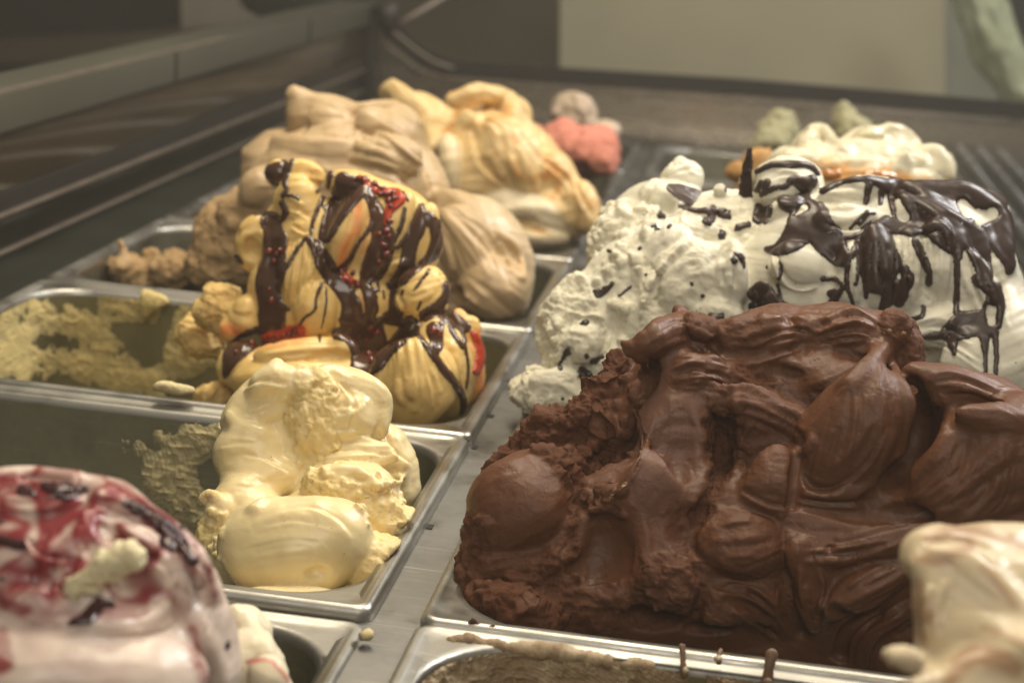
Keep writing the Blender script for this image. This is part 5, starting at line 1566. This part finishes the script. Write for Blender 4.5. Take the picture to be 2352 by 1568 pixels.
# ================================================= caramel streaked mound
if want('caramel'):
    M_CAR = gelato('caramel_cream_gelato', (0.74, 0.55, 0.28), (0.76, 0.65, 0.45), rough=0.36, sss=0.3, bump=0.1, wave=((0.62, 0.28, 0.06), 26, 2.2, .50, .68, .85))
    s = Sculpt(vox=0.0018, warp=0.004, wl=0.045, seed=51, st=0.0008, Y=.85, front=True, yr=(.7, 1.1), ra=1.7, boost=1.3)
    s.E(1120, 420, .80, 190, 170, 160, k=.01)
    s.E(960, 330, .85, 110, 120, 100, k=.01)
    s.E(1290, 480, .80, 90, 80, 80, k=.01)
    s.E(1130, 270, .87, 90, 60, 70, k=.008)
    s.E(905, 220, .89, 32, 30, 30, k=.005)
    s.t([(905, 205, 20), (950, 235, 26), (990, 280, 26), (1000, 340, 24)], .8, k=.006, st=.001)
    s.t([(1040, 225, 20), (1100, 212, 26), (1160, 235, 26), (1172, 275, 22)], .8, k=.006, st=.001)
    s.t([(1060, 280, 22), (1110, 310, 26), (1130, 360, 24)], .7, k=.005)
    s.e(1180, 360, 70, 100, 34, 60, th=30, st=.0016, sw=.008, sa=90)
    s.e(1260, 400, 60, 100, 30, 60, th=40, st=.0014, sw=.01, sa=90)
    s.e(1350, 490, 34, 74, 30, 50, th=14)
    s.e(1210, 490, 120, 56, 40, 60, th=-14, ti=1, st=.0008)
    s.e(1220, 545, 90, 36, 30, 46, th=-6, ti=1)
    s.c(1200, 525, 90, 12, 12, 24, th=-14, k=.003)
    s.e(1030, 380, 34, 80, 26, 50, th=10, ti=.6)
    s.c(990, 400, 16, 60, 18, 30, th=-6, k=.004)
    s.R(([(1080, 300), (1100, 380), (1160, 430)], 2, 18), ([(1230, 300), (1240, 380), (1220, 440)], 2, 18), ([(940, 250), (960, 320), (940, 380)], 2, 16))
    s.flow([(900, 220), (960, 260), (1000, 340)], [(900, 280), (930, 330), (960, 400)], 7, 1.4, 12, 1)
    s.flow([(1050, 240), (1120, 220), (1170, 260)], [(1060, 300), (1120, 290), (1160, 320)], 7, 1.4, 10, 2)
    s.flow([(1100, 320), (1110, 380), (1150, 430)], [(1230, 300), (1240, 370), (1230, 430)], 9, 1.5, 12, 3)
    s.flow([(1250, 330), (1310, 400), (1360, 500)], [(1220, 420), (1270, 440), (1330, 520)], 8, 1.4, 12, 4)
    s.flow([(1120, 480), (1200, 450), (1300, 480)], [(1120, 520), (1210, 510), (1310, 530)], 6, 1.2, 12, 5)
    s.build(rect=RECT(LL, .75, 0, 1.0), zmin=-.05, rect_slope=1.8)
    m = mound('gelato_mound', 'cream gelato mound with amber caramel streaks left of the divider', 1150, 500, .85)
    s.obj('gelato', M_CAR, m)

# ================================================= far pans
if want('far'):
    def simple(name, mat, label, prims, Y, yr, rect=None, seed=1, vox=.0025, st=.001, cr=.0):
        s = Sculpt(vox=vox, warp=0.004, wl=0.05, seed=seed, st=st, cr=cr, Y=Y, front=True, yr=yr)
        for p in prims:
            if len(p) > 6: s.E(*p[:6], **p[6])
            else: s.E(*p, k=.012)
        x_, y_, a_, b2_ = prims[0][0], prims[0][1], prims[0][3], prims[0][4]
        s.scatter(x_ - a_ * .8, y_ - b2_ * .7, x_ + a_ * .8, y_ + b2_ * .6, 14, 10, 20, seed, cr=.0015, k=.003)
        s.build(zmin=-.08, rect=rect, rect_slope=1.5)
        px, py = prims[0][:2]
        m = mound('gelato_mound', label, px, py, Y)
        s.obj('gelato', mat, m)
        return s, m
    M_PK = gelato('coral_gelato', (0.66, 0.25, 0.18), rough=.5, sss=.2, bump=.2, mott=.2)
    simple('p', M_PK, 'coral pink gelato mound beyond the caramel streaked one', [(1330, 345, 1.08, 82, 46, 60), (1290, 320, 1.10, 56, 44, 50), (1370, 335, 1.09, 46, 44, 40), (1385, 370, 1.05, 36, 34, 30), (1225, 300, 1.12, 26, 22, 24), (1320, 385, 1.11, 76, 30, 50)], 1.1, (.95, 1.3), RECT(LL, 1.0, 0, 1.25), 5, cr=.002)
    M_PW = gelato('rosy_white_gelato', (0.66, 0.52, 0.40), rough=.5, sss=.2, mott=.1)
    simple('w', M_PW, 'rosy white gelato mound farthest in the left row', [(1318, 260, 1.33, 54, 44, 50), (1300, 245, 1.34, 36, 26, 30), (1390, 300, 1.30, 40, 30, 36)], 1.35, (1.2, 1.5), None, 6)
    M_AM = gelato('white_amber_gelato', (0.64, 0.59, 0.44), (0.72, 0.36, 0.08), rough=.3, sss=.35, bump=.1)
    s = Sculpt(vox=0.0018, warp=0.004, wl=0.045, seed=61, st=0.0010, Y=.6, front=True, yr=(.45, .8))
    s.E(1960, 430, .56, 220, 110, 150, k=.01)
    s.E(1870, 350, .62, 60, 60, 60, k=.008)
    s.E(1880, 315, .63, 36, 34, 34, k=.006)
    s.E(2010, 350, .60, 90, 66, 70, k=.006)
    s.E(2030, 320, .62, 44, 34, 40, k=.006)
    s.E(2140, 400, .59, 56, 62, 56, th=-20, k=.005)
    s.t([(2120, 350, 10), (2150, 350, 14), (2185, 400, 12)], .6, k=.004)
    s.scatter(1800, 330, 2150, 430, 24, 14, 30, 4, cr=.0006, k=.004)
    s.flow([(1960, 310), (2020, 300), (2070, 330)], [(1930, 370), (2010, 370), (2090, 380)], 8, 1.8, 12, 3)
    s.e(1990, 320, 30, 34, 18, 30, th=20)
    s.t([(1860, 300, 14), (1890, 300, 16), (1930, 335, 14), (1980, 330, 12)], .6, k=.004)
    s.t([(1740, 420, 30), (1800, 380, 30), (1860, 370, 26)], .5, k=.008)
    s.t([(2000, 300, 12), (2060, 300, 16), (2100, 340, 14), (2110, 370, 10)], .6, k=.004)
    s.build(rect=RECT(G, .5, .376, .75), zmin=-.04)
    s.paint([[(1860, 400, 22), (1920, 395, 20), (1980, 400, 20), (2060, 410, 20), (2120, 430, 18)], [(1930, 380, 10), (1900, 370, 8)]], soft=26, noise=14)
    m = mound('gelato_mound', 'white gelato mound with an amber band behind the chocolate draped one', 2000, 450, .6)
    s.obj('gelato', M_AM, m)
    h = s.strokes([[(1870, 405, 16), (1920, 400, 14)], [(1990, 402, 12), (2050, 410, 16)], [(2080, 420, 8), (2120, 430, 14)]]) + 5 * fbm(s.V / np.float32(.008), 2, 1)
    s.coat('amber_sauce', h, .003, mk('amber_sauce', (0.50, 0.19, 0.03), 0.1, coat=.8, sss=.2), m, soft=10)
    M_GR = gelato('grey_green_gelato', (0.36, 0.34, 0.21), rough=.6, sss=.1, mott=.3, bump=.4)
    simple('g', M_GR, 'grey green gelato mound far back, left of the white and amber peaks', [(1790, 310, 1.12, 40, 34, 34), (1795, 280, 1.13, 22, 18, 20), (1770, 330, 1.10, 44, 26, 30), (1790, 370, 1.12, 50, 50, 50)], 1.15, (1, 1.3), None, 7, cr=.004)
    simple('g', M_GR, 'grey green gelato peak showing between the two white peaks', [(1950, 290, 1.12, 30, 34, 34), (1940, 265, 1.13, 16, 16, 16), (1970, 300, 1.11, 34, 24, 26), (1960, 360, 1.12, 60, 60, 50)], 1.15, (1, 1.3), None, 8, cr=.004)
    M_OR = gelato('brown_orange_gelato', (0.50, 0.28, 0.10), rough=.5, sss=.1, mott=.2)
    simple('o', M_OR, 'brown orange gelato patch just behind the upright chocolate shard', [(1745, 370, .86, 34, 30, 30), (1700, 395, .84, 30, 20, 24), (1750, 430, .88, 60, 56, 50), (1760, 500, .88, 90, 60, 70)], .86, (.8, 1.1), None, 9, cr=.002)

# ================================================= pink ripple mound in front
if want('berry'):
    M_RIP = gelato('pink_ripple_gelato', (0.72, 0.60, 0.53), (0.25, 0.035, 0.040), (0.72, 0.60, 0.50), rough=0.30, sss=0.3, sscale=.006, bump=0.12, coat=.1)
    s = Sculpt(vox=0.0009, warp=0.003, wl=0.03, seed=71, st=0.0004, Y=-.14, front=True, yr=(-.3, .0), ra=1.6, boost=1.4)
    s.E(150, 1420, -.18, 330, 320, 250, k=.008)
    s.E(330, 1400, -.165, 190, 240, 190, k=.008)
    s.E(60, 1180, -.15, 220, 100, 150, k=.006)
    s.E(250, 1180, -.145, 150, 80, 110, th=-14, k=.006)
    s.E(150, 1560, -.20, 340, 160, 200, k=.008)
    s.E(470, 1480, -.15, 90, 180, 110, th=12, k=.006)
    s.t([(0, 1180, 30), (80, 1165, 26), (130, 1150, 22), (160, 1120, 14)], .6, k=.004)
    s.t([(0, 1110, 26), (90, 1100, 28), (180, 1110, 26), (250, 1140, 22)], .5, k=.005)
    s.t([(100, 1290, 18), (160, 1240, 22), (220, 1180, 22), (235, 1120, 12)], .6, k=.004)
    s.t([(190, 1180, 14), (205, 1230, 18), (250, 1270, 18), (300, 1290, 14)], .6, k=.003)
    s.t([(340, 1300, 14), (375, 1330, 18), (380, 1380, 18), (340, 1430, 16), (270, 1440, 12)], .6, k=.003)
    s.t([(230, 1140, 20), (320, 1170, 26), (400, 1210, 28), (450, 1280, 26), (480, 1350, 24)], .5, k=.005)
    s.e(300, 1240, 50, 40, 18, 30, th=-30)
    s.e(420, 1310, 50, 60, 20, 40, th=20)
    s.t([(420, 1340, 16), (440, 1410, 22), (470, 1480, 26), (500, 1560, 26)], .5, k=.004)
    s.e(90, 1390, 90, 44, 20, 40, th=-6)
    s.ct([(0, 1430, 10), (120, 1438, 12), (260, 1460, 12), (400, 1440, 10)], .7, k=.004)
    s.R(([(0, 1420), (140, 1428), (300, 1450), (400, 1430)][::-1], 1.0, 20), ([(120, 1340), (180, 1330), (240, 1290)], 1.2, 12), ([(330, 1180), (360, 1220), (350, 1270)], 1.2, 10), ([(60, 1240), (90, 1280), (160, 1290)], 1.2, 12), ([(400, 1230), (440, 1290), (470, 1330)], 1.0, 10))
    s.flow([(0, 1100), (100, 1090), (220, 1110)], [(0, 1200), (120, 1190), (200, 1150)], 10, .9, 10, 1)
    s.flow([(230, 1120), (340, 1160), (450, 1240)], [(200, 1200), (300, 1240), (400, 1320)], 10, .9, 10, 2)
    s.flow([(100, 1220), (60, 1320), (80, 1400)], [(260, 1220), (280, 1320), (220, 1420)], 9, .9, 11, 3)
    s.flow([(330, 1250), (400, 1340), (380, 1430)], [(440, 1250), (490, 1350), (480, 1480)], 9, .9, 10, 4)
    s.build(rect=RECT(LL, -.25, 0, 0), zmin=-.05, rect_slope=1.6)
    s.paint([[(0, 1100, 14), (90, 1120, 16), (160, 1130, 18), (230, 1120, 10)], [(0, 1230, 20), (60, 1250, 26), (120, 1270, 20), (180, 1220, 14)], [(250, 1150, 16), (330, 1170, 18), (400, 1200, 18), (450, 1250, 14)], [(330, 1250, 18), (400, 1270, 16), (440, 1310, 14)], [(0, 1380, 20), (60, 1400, 18)], [(230, 1400, 20), (300, 1400, 24), (340, 1360, 16)], [(0, 1170, 14), (60, 1180, 12)],
             [(470, 1300, 10), (500, 1380, 12)], [(440, 1450, 14), (470, 1560, 14)], [(110, 1330, 14), (150, 1360, 14)], [(0, 1450, 20), (0, 1520, 30)], [(360, 1190, 12), (420, 1260, 14)]], soft=16, noise=9, amount=.9)
    # the ripple: bands folded through the white, thin and broad, fading to pink at their edges
    q_ = s.V / np.float32(.030)
    q_ = q_ + 0.9 * np.stack([fbm(s.V / np.float32(.026), 2, 40 + 9 * c_) for c_ in range(3)], 1)
    r_ = np.abs(fbm(q_, 2, 5.5)) ; r2_ = np.abs(fbm(q_ * np.float32(1.9), 2, 15.5))
    top_ = np.clip((1470 - s.Yp) / 160, .12, 1) * np.clip((560 - s.X) / 120, .3, 1)
    b_ = np.clip(1 - r_ / .22, 0, 1) ** .9 + .7 * np.clip(1 - r2_ / .10, 0, 1) + .35 * np.clip(fbm(s.V / np.float32(.04), 2, 77) * 2, 0, 1)
    s.tint = np.clip(np.maximum(s.tint * .95 * np.clip(b_ + .55, 0, 1.1), b_ * top_ * 1.15), 0, 1).astype(np.float32)
    m = mound('gelato_mound', 'large pink and white gelato mound rippled with dark berry sauce, nearest at the left', 200, 1450, -.15)
    s.obj('gelato', M_RIP, m)
    M_DB = gelato('dark_berry', (0.045, 0.012, 0.014), rough=.25, sss=0, bump=.3, coat=.3)
    for i, (a, b_, r) in enumerate([(145, 1128, 20), (70, 1128, 16), (310, 1165, 18), (330, 1185, 14), (400, 1232, 18), (440, 1290, 14), (245, 1385, 18), (190, 1420, 16), (350, 1175, 10), (0, 1200, 14), (20, 1245, 12), (450, 1250, 10), (525, 1478, 15), (410, 1215, 9), (60, 1380, 12), (265, 1210, 10), (5, 1330, 12)]):
        p, n = s.surf(a, b_)
        blob('berry', M_DB, m, p - n * .001, n, r * scale_at(p) * 1.1, seed=i + 33, rough=.6, squash=(1, .8, .6))
    h = s.strokes([[(100, 1115, 10), (150, 1130, 24), (200, 1120, 8)], [(290, 1160, 8), (330, 1180, 18), (400, 1230, 20), (440, 1290, 12)], [(230, 1380, 16), (200, 1415, 18), (160, 1430, 8)], [(380, 1245, 16), (420, 1270, 8)], [(50, 1125, 16), (80, 1135, 10)], [(0, 1240, 10), (50, 1250, 14)]]) + 6 * fbm(s.V / np.float32(.005), 2, 4)
    s.coat('berry_sauce', h, .0009, M_DB, m, soft=8)
    q = Sculpt(vox=0.0008, warp=0.002, wl=0.02, seed=77, Y=-.16, cr=.0022)
    p, n = s.surf(240, 1320)
    q.E(250, 1300, float(p[1]) - .004, 66, 34, 30, th=28, k=.003); q.E(190, 1340, float(p[1]) - .004, 46, 30, 26, th=30, k=.003); q.E(300, 1280, float(p[1]) - .004, 26, 26, 22, k=.003)
    q.build(zmin=-.05)
    o = q.obj('gelato_scrap', gelato('pale_icy_scrap', (0.78, 0.70, 0.46), rough=.5, sss=.3, bump=.3), None, tuple(at(240, 1320, -.17)))
    tag(o, 'pale yellow icy scrap lying on the pink ripple mound', 'gelato scrap')
    # second fold lower right in the same pan
    s2 = Sculpt(vox=0.0011, warp=0.003, wl=0.03, seed=73, st=.0005, Y=-.1, front=True, yr=(-.3, .0))
    s2.E(560, 1560, -.10, 110, 120, 100, k=.005)
    s2.E(560, 1450, -.075, 60, 60, 50, th=-30, k=.004, st=.001)
    s2.t([(520, 1420, 16), (570, 1430, 18), (600, 1480, 18), (640, 1540, 18), (670, 1580, 14)], .5, k=.004)
    s2.E(615, 1550, -.12, 56, 46, 46, th=-30, k=.002)
    s2.build(rect=RECT(LL, -.25, 0, 0), zmin=-.08)
    s2.paint([[(570, 1520, 5), (620, 1515, 5), (660, 1560, 5)]], soft=10, noise=2)
    m = mound('gelato_mound', 'small white gelato fold with a pink edge at the right of the ripple mound', 590, 1500, -.1)
    s2.obj('gelato', gelato('white_pink_gelato', (0.82, 0.74, 0.56), (0.50, 0.08, 0.08), rough=.4, sss=.3), m)

# ================================================= cream and caramel mound, front right
if want('front'):
    M_FR = gelato('cream_toffee_gelato', (0.66, 0.55, 0.38), (0.36, 0.19, 0.10), rough=0.34, sss=0.3, sscale=.006, bump=0.10)
    s = Sculpt(vox=0.0011, warp=0.003, wl=0.04, seed=81, st=0.0004, Y=-.18, front=True, yr=(-.4, .0), ra=1.5, boost=1.3)
    s.E(2320, 1430, -.15, 215, 190, 180, k=.008)
    s.E(2420, 1590, -.18, 330, 150, 200, k=.010)
    s.E(2250, 1300, -.14, 175, 92, 120, th=-6, k=.006, pl=[(60, .72, 25), (250, .8, 0)], pk=.004)
    s.E(2140, 1262, -.135, 66, 44, 56, th=10, k=.010)
    s.E(2230, 1222, -.12, 44, 16, 26, th=4, k=.005, ti=.4)
    s.E(2340, 1238, -.12, 80, 30, 50, k=.008)
    s.E(2140, 1400, -.15, 40, 110, 60, th=8, k=.008)
    s.e(2270, 1400, 120, 90, 16, 80, th=-34, k=.008, pl=[(80, .6, 20)], pk=.003)
    s.t([(2110, 1285, 9), (2190, 1282, 12), (2260, 1312, 13), (2310, 1370, 12), (2352, 1430, 10)], .5, k=.007)
    s.t([(2100, 1590, 24), (2130, 1510, 24), (2190, 1450, 24), (2270, 1452, 24), (2370, 1490, 24)], .6, k=.007)
    s.c(2290, 1560, 110, 60, 50, 70, th=-10, k=.008)
    s.e(2080, 1512, 22, 13, 9, 14, k=.004, cr=.002)
    s.t([(2058, 1508, 6), (2080, 1515, 8), (2105, 1505, 9)], .5, k=.004, cr=.002, ti=0)
    s.flow([(2120, 1230), (2230, 1230), (2352, 1260)], [(2120, 1270), (2230, 1270), (2352, 1380)], 6, .7, 12, 1)
    s.flow([(2130, 1330), (2120, 1400), (2130, 1480)], [(2180, 1330), (2170, 1400), (2170, 1470)], 6, 1.0, 8, 2)
    s.build(rect=RECT(G, -.25, .376, 0), zmin=-.05, rect_slope=2)
    s.paint([[(2110, 1280, 7), (2160, 1285, 12), (2230, 1250, 10), (2200, 1230, 10)], [(2260, 1300, 8), (2330, 1390, 8)], [(2120, 1380, 10), (2130, 1420, 12), (2110, 1440, 8)], [(2260, 1440, 4), (2352, 1470, 4)], [(2180, 1568, 18), (2240, 1500, 26), (2330, 1530, 24)], [(2130, 1240, 10), (2200, 1215, 12), (2300, 1235, 10), (2352, 1250, 12)], [(2110, 1340, 10), (2105, 1420, 14), (2120, 1480, 10)], [(2200, 1215, 10), (2250, 1222, 8)]], soft=20, noise=6, amount=.75)
    m = mound('gelato_mound', 'cream gelato mound with toffee edges, nearest at the lower right', 2250, 1450, -.15)
    s.obj('gelato', M_FR, m)
    # scrapings left on the far wall of the front right pan
    M_SC = gelato('cream_brown_scrapings', (0.56, 0.48, 0.34), (0.16, 0.10, 0.065), (0.42, 0.30, 0.18), rough=.5, sss=.05, bump=.5, wave=((0.13, 0.075, 0.045), 38, 1.2, .42, .54, .95))
    s = Sculpt(vox=0.0009, warp=0.0026, wl=0.025, seed=85, Y=-.02, front=True, yr=(-.1, .03), cr=.0016)
    s.T([(905, 1600, -.030, 12), (930, 1540, -.022, 9), (1000, 1492, -.014, 9), (1100, 1484, -.011, 7), (1220, 1492, -.010, 8), (1340, 1502, -.009, 7), (1440, 1512, -.009, 6), (1500, 1522, -.009, 4)], k=.004)
    s.scatter(900, 1475, 1500, 1540, 90, 6, 13, 3)
    s.build(zmin=-.05)
    o = s.obj('gelato_scraps', M_SC, None, tuple(at(1200, 1540, -.02)))
    tag(o, 'crusty brown and cream scrapings along the wall of the front right pan', 'gelato scraps')
    dr = mk('dried_brown_drip', (0.19, 0.11, 0.065), .45, bump=.3)
    for i, (x0, y0, x1, y1, r, lab) in enumerate([(1568, 1478, 1574, 1548, 9, 'thin brown drip with a pale end below the pan rim, leftmost of three'), (1655, 1490, 1650, 1520, 8, 'short brown drip below the pan rim, middle of three'), (1772, 1495, 1762, 1580, 15, 'thick brown drip below the pan rim, rightmost of three')]):
        d = Sculpt(vox=.0007, warp=.0008, wl=.01, seed=90 + i, st=0)
        d.T([(x0, y0 + 6, -.0075, r), ((x0 + x1) / 2 - 2, (y0 + y1) / 2, -.0095, r * .8), (x1, y1, -.011, r * 1.1)], fl=.6)
        d.build(zmin=-.05)
        o = d.obj('gelato_drip', dr, None, tuple(at(x0, y0, -.0135)))
        tag(o, lab, 'gelato drip')
        blob('pale_clot', M_SC, o, at(x1, y1 - 8, -.0125) , None, r * .9 * .00018 * 1.1, seed=i + 80, rough=.6)


# ================================================= scrapings on the walls of the emptied pans
def smear(name, mat, label, y0p, strokes, x0, x1, y0, y1, thick=.0022, step=2.6, seed=1, thr=.0, box_x=(-0.348, 0.0), fxy=(.0085, .012), rr=.034, zt=0.0):
    """a thin torn film lying on whatever wall or floor of the pan the picture shows there"""
    nx, ny = int((x1 - x0) / step), int((y1 - y0) / step)
    gx, gy = np.meshgrid(np.linspace(x0, x1, nx), np.linspace(y0, y1, ny), indexing='ij')
    d = (FW[None] + RT[None] * ((gx.ravel() - 1176) / FD)[:, None] - UP[None] * ((gy.ravel() - 784) / FD)[:, None]).astype(np.float32)
    C = CPOS.astype(np.float32)
    t0 = (zt - .004 - C[2]) / d[:, 2]
    xa, xb, ya, yb = box_x[0] + .0028, box_x[1] - .0028, y0p + .0028, y0p + .25 - .0028
    best = np.full(len(d), np.nan, np.float32)
    for k in range(420):
        t = t0 + k * .0009
        X = C + d * t[:, None]
        dz = zt - X[:, 2]
        ins = np.clip(dz - .006, 0, .064) * .0375 + np.clip(dz - .07, 0, .055) * .073 + np.clip(dz - .125, 0, .02) * .5
        r = rr - ins * .5
        hx = (xb - xa) / 2 - fxy[0] - ins; hy = (yb - ya) / 2 - fxy[1] - ins
        qx = np.abs(X[:, 0] - (xa + xb) / 2) - hx + r; qy = np.abs(X[:, 1] - (ya + yb) / 2) - hy + r
        sd = np.hypot(np.maximum(qx, 0), np.maximum(qy, 0)) + np.minimum(np.maximum(qx, qy), 0) - r
        hit = np.isnan(best) & ((sd > -.0006) | (dz > .1465))
        best[hit] = t[hit] if k else -1
    bad = np.isnan(best) | (best < 0)
    best = np.where(bad, t0, best)
    P = (C + d * best[:, None]).astype(np.float32)
    h = stroke_field(gx.ravel(), gy.ravel(), strokes)
    n1 = fbm(P / np.float32(.014), 3, seed); n2 = ridged(P / np.float32(.0045), 3, seed + 5)
    v = np.clip(h / 30, -1.5, .6) + n1 * 1.6 + n2 * .5 - thr
    v = np.where(bad, -1, v)
    t = (np.clip(v, -.4, 1.2) + np.clip(v, 0, 1) * .8 * n2) * thick
    V = P - d / np.linalg.norm(d, axis=1, keepdims=True) * (t + .0006)[:, None]
    I = np.arange(nx * ny).reshape(nx, ny)
    Q = np.stack([I[:-1, :-1], I[:-1, 1:], I[1:, 1:], I[1:, :-1]], -1).reshape(-1, 4)
    Q = Q[(v[Q] > -.35).all(1) & (np.ptp(V[Q], axis=1).max(1) < .02)]
    used = np.unique(Q); mp = np.full(len(V), -1); mp[used] = np.arange(len(used))
    c = V[used].mean(0)
    me = mesh_np(name, V[used] - c, mp[Q], True, {'crumb': np.full(len(used), .8), 'tint': np.clip(1 - v[used] * 1.6, 0, 1)})
    o = bpy.data.objects.new(name, me); COL.objects.link(o); me.materials.append(mat); o.location = [float(a) for a in c]
    tag(o, label, 'gelato scraps')
    return o


if want('smear'):
    M_S1 = gelato('pale_cream_scrapings', (0.60, 0.51, 0.28), (0.22, 0.21, 0.14), rough=.5, sss=.2, bump=.4)
    M_S2 = gelato('yellow_scrapings', (0.62, 0.49, 0.21), (0.22, .20, .11), rough=.5, sss=.2, bump=.4, wave=((0.30, 0.18, 0.08), 40, 1, .58, .66, .6))
    smear('gelato_scraps', M_S1, 'cream scrapings on the far wall left of the pale cream mound', 0.0, [[(500, 1000, 26), (440, 1040, 40), (380, 1090, 50), (430, 1150, 40), (490, 1200, 30)], [(290, 1010, 4), (350, 1040, 6)], [(360, 1000, 8), (400, 1040, 10)]], 225, 560, 955, 1300, seed=3, thr=.22, thick=.0018)
    smear('gelato_scraps', M_S2, 'yellow scrapings smeared on the far wall left of the striped yellow mound', .25, [[(0, 740, 30), (60, 740, 50), (120, 720, 34), (180, 740, 34), (230, 800, 30)], [(0, 830, 40), (60, 830, 40), (160, 840, 34), (260, 860, 34), (340, 880, 30)], [(240, 700, 12), (290, 720, 16)], [(320, 690, 24), (350, 720, 20)], [(440, 760, 50), (480, 700, 40), (430, 820, 40)], [(330, 780, 20)]], -60, 620, 665, 1000, seed=9, thr=.20, thick=.0012, step=3)
    smear('gelato_scraps', M_SC, 'streaky brown and cream film on the far wall of the front right pan', -.25, [[(900, 1590, 40), (960, 1530, 40), (1050, 1510, 40), (1200, 1520, 44), (1340, 1530, 44), (1470, 1540, 40), (1540, 1560, 20)], [(950, 1600, 50), (1500, 1610, 60)], [(1640, 1560, 10), (1740, 1570, 12)]], 860, 1860, 1440, 1640, seed=23, thr=-.15, thick=.0022, box_x=(G, .376), fxy=(.009, .005), rr=.045, zt=-.001)
    fl_ = Sculpt(vox=.0012, warp=.002, wl=.02, seed=95, cr=.001, Y=.48)
    fl_.E(345, 690, .475, 46, 40, 16, th=-30, pl=[(100, .5), (-20, .6), (210, .4)], k=.002)
    fl_.build(zmin=-.1)
    o = fl_.obj('gelato_scrap', M_S2, None, tuple(at(345, 690, .475))); tag(o, 'triangular yellow flap stuck high on the wall of the scraped pan', 'gelato scrap')
    q = Sculpt(vox=.0009, warp=.0015, wl=.015, seed=97, cr=.0006, st=.0005, Y=.25)
    q.E(405, 893, .247, 46, 14, 16, th=-8, k=.002); q.E(375, 885, .247, 24, 10, 12, th=10, k=.002)
    q.build(zmin=-.01)
    o = q.obj('gelato_scrap', M_S1, None, tuple(at(405, 900, .247))); tag(o, 'pale cream scrap lying on the rim between the two left pans', 'gelato scrap')
    q = blob('crumb', M_S1, None, at(838, 1458, -.02), (0, 0, 1), .0026, seed=4, rough=.9); tag(q, 'small pale crumb on the divider bar below the cream pan corner', 'crumb')
    M_CC = mk('chocolate_crumb', (0.10, 0.045, 0.025), .6, bump=.5)
    q = Sculpt(vox=.0005, warp=.0008, wl=.006, seed=98, cr=.0006, Y=.01)
    q.T([(1078, 1432, .004, 5), (1086, 1420, .004, 5), (1098, 1432, .004, 4), (1118, 1438, .004, 4), (1136, 1436, .004, 3)], k=.001)
    q.build(zmin=-.005)
    o = q.obj('crumb', M_CC, None, tuple(at(1100, 1436, .004))); tag(o, 'curled brown crumb on the front rim of the chocolate pan', 'crumb')

# ------------------------------------------------------------------ added thin volume that imitates the veil of glare
def haze(density):
    m = bpy.data.materials.new('glare_veil'); m.use_nodes = True
    nt = m.node_tree; nt.nodes.remove(nt.nodes['Principled BSDF'])
    v = nt.nodes.new('ShaderNodeVolumePrincipled')
    v.inputs['Color'].default_value = (0.95, 0.89, 0.78, 1)
    v.inputs['Density'].default_value = density
    v.inputs['Anisotropy'].default_value = 0.3
    nt.links.new(v.outputs[0], nt.nodes['Material Output'].inputs['Volume'])
    o = box('haze', (-4.3, -3.3, -2.3), (4.3, Yw + 0.4, 2.6), m)
    tag(o, kind='stuff')


haze(HAZE)
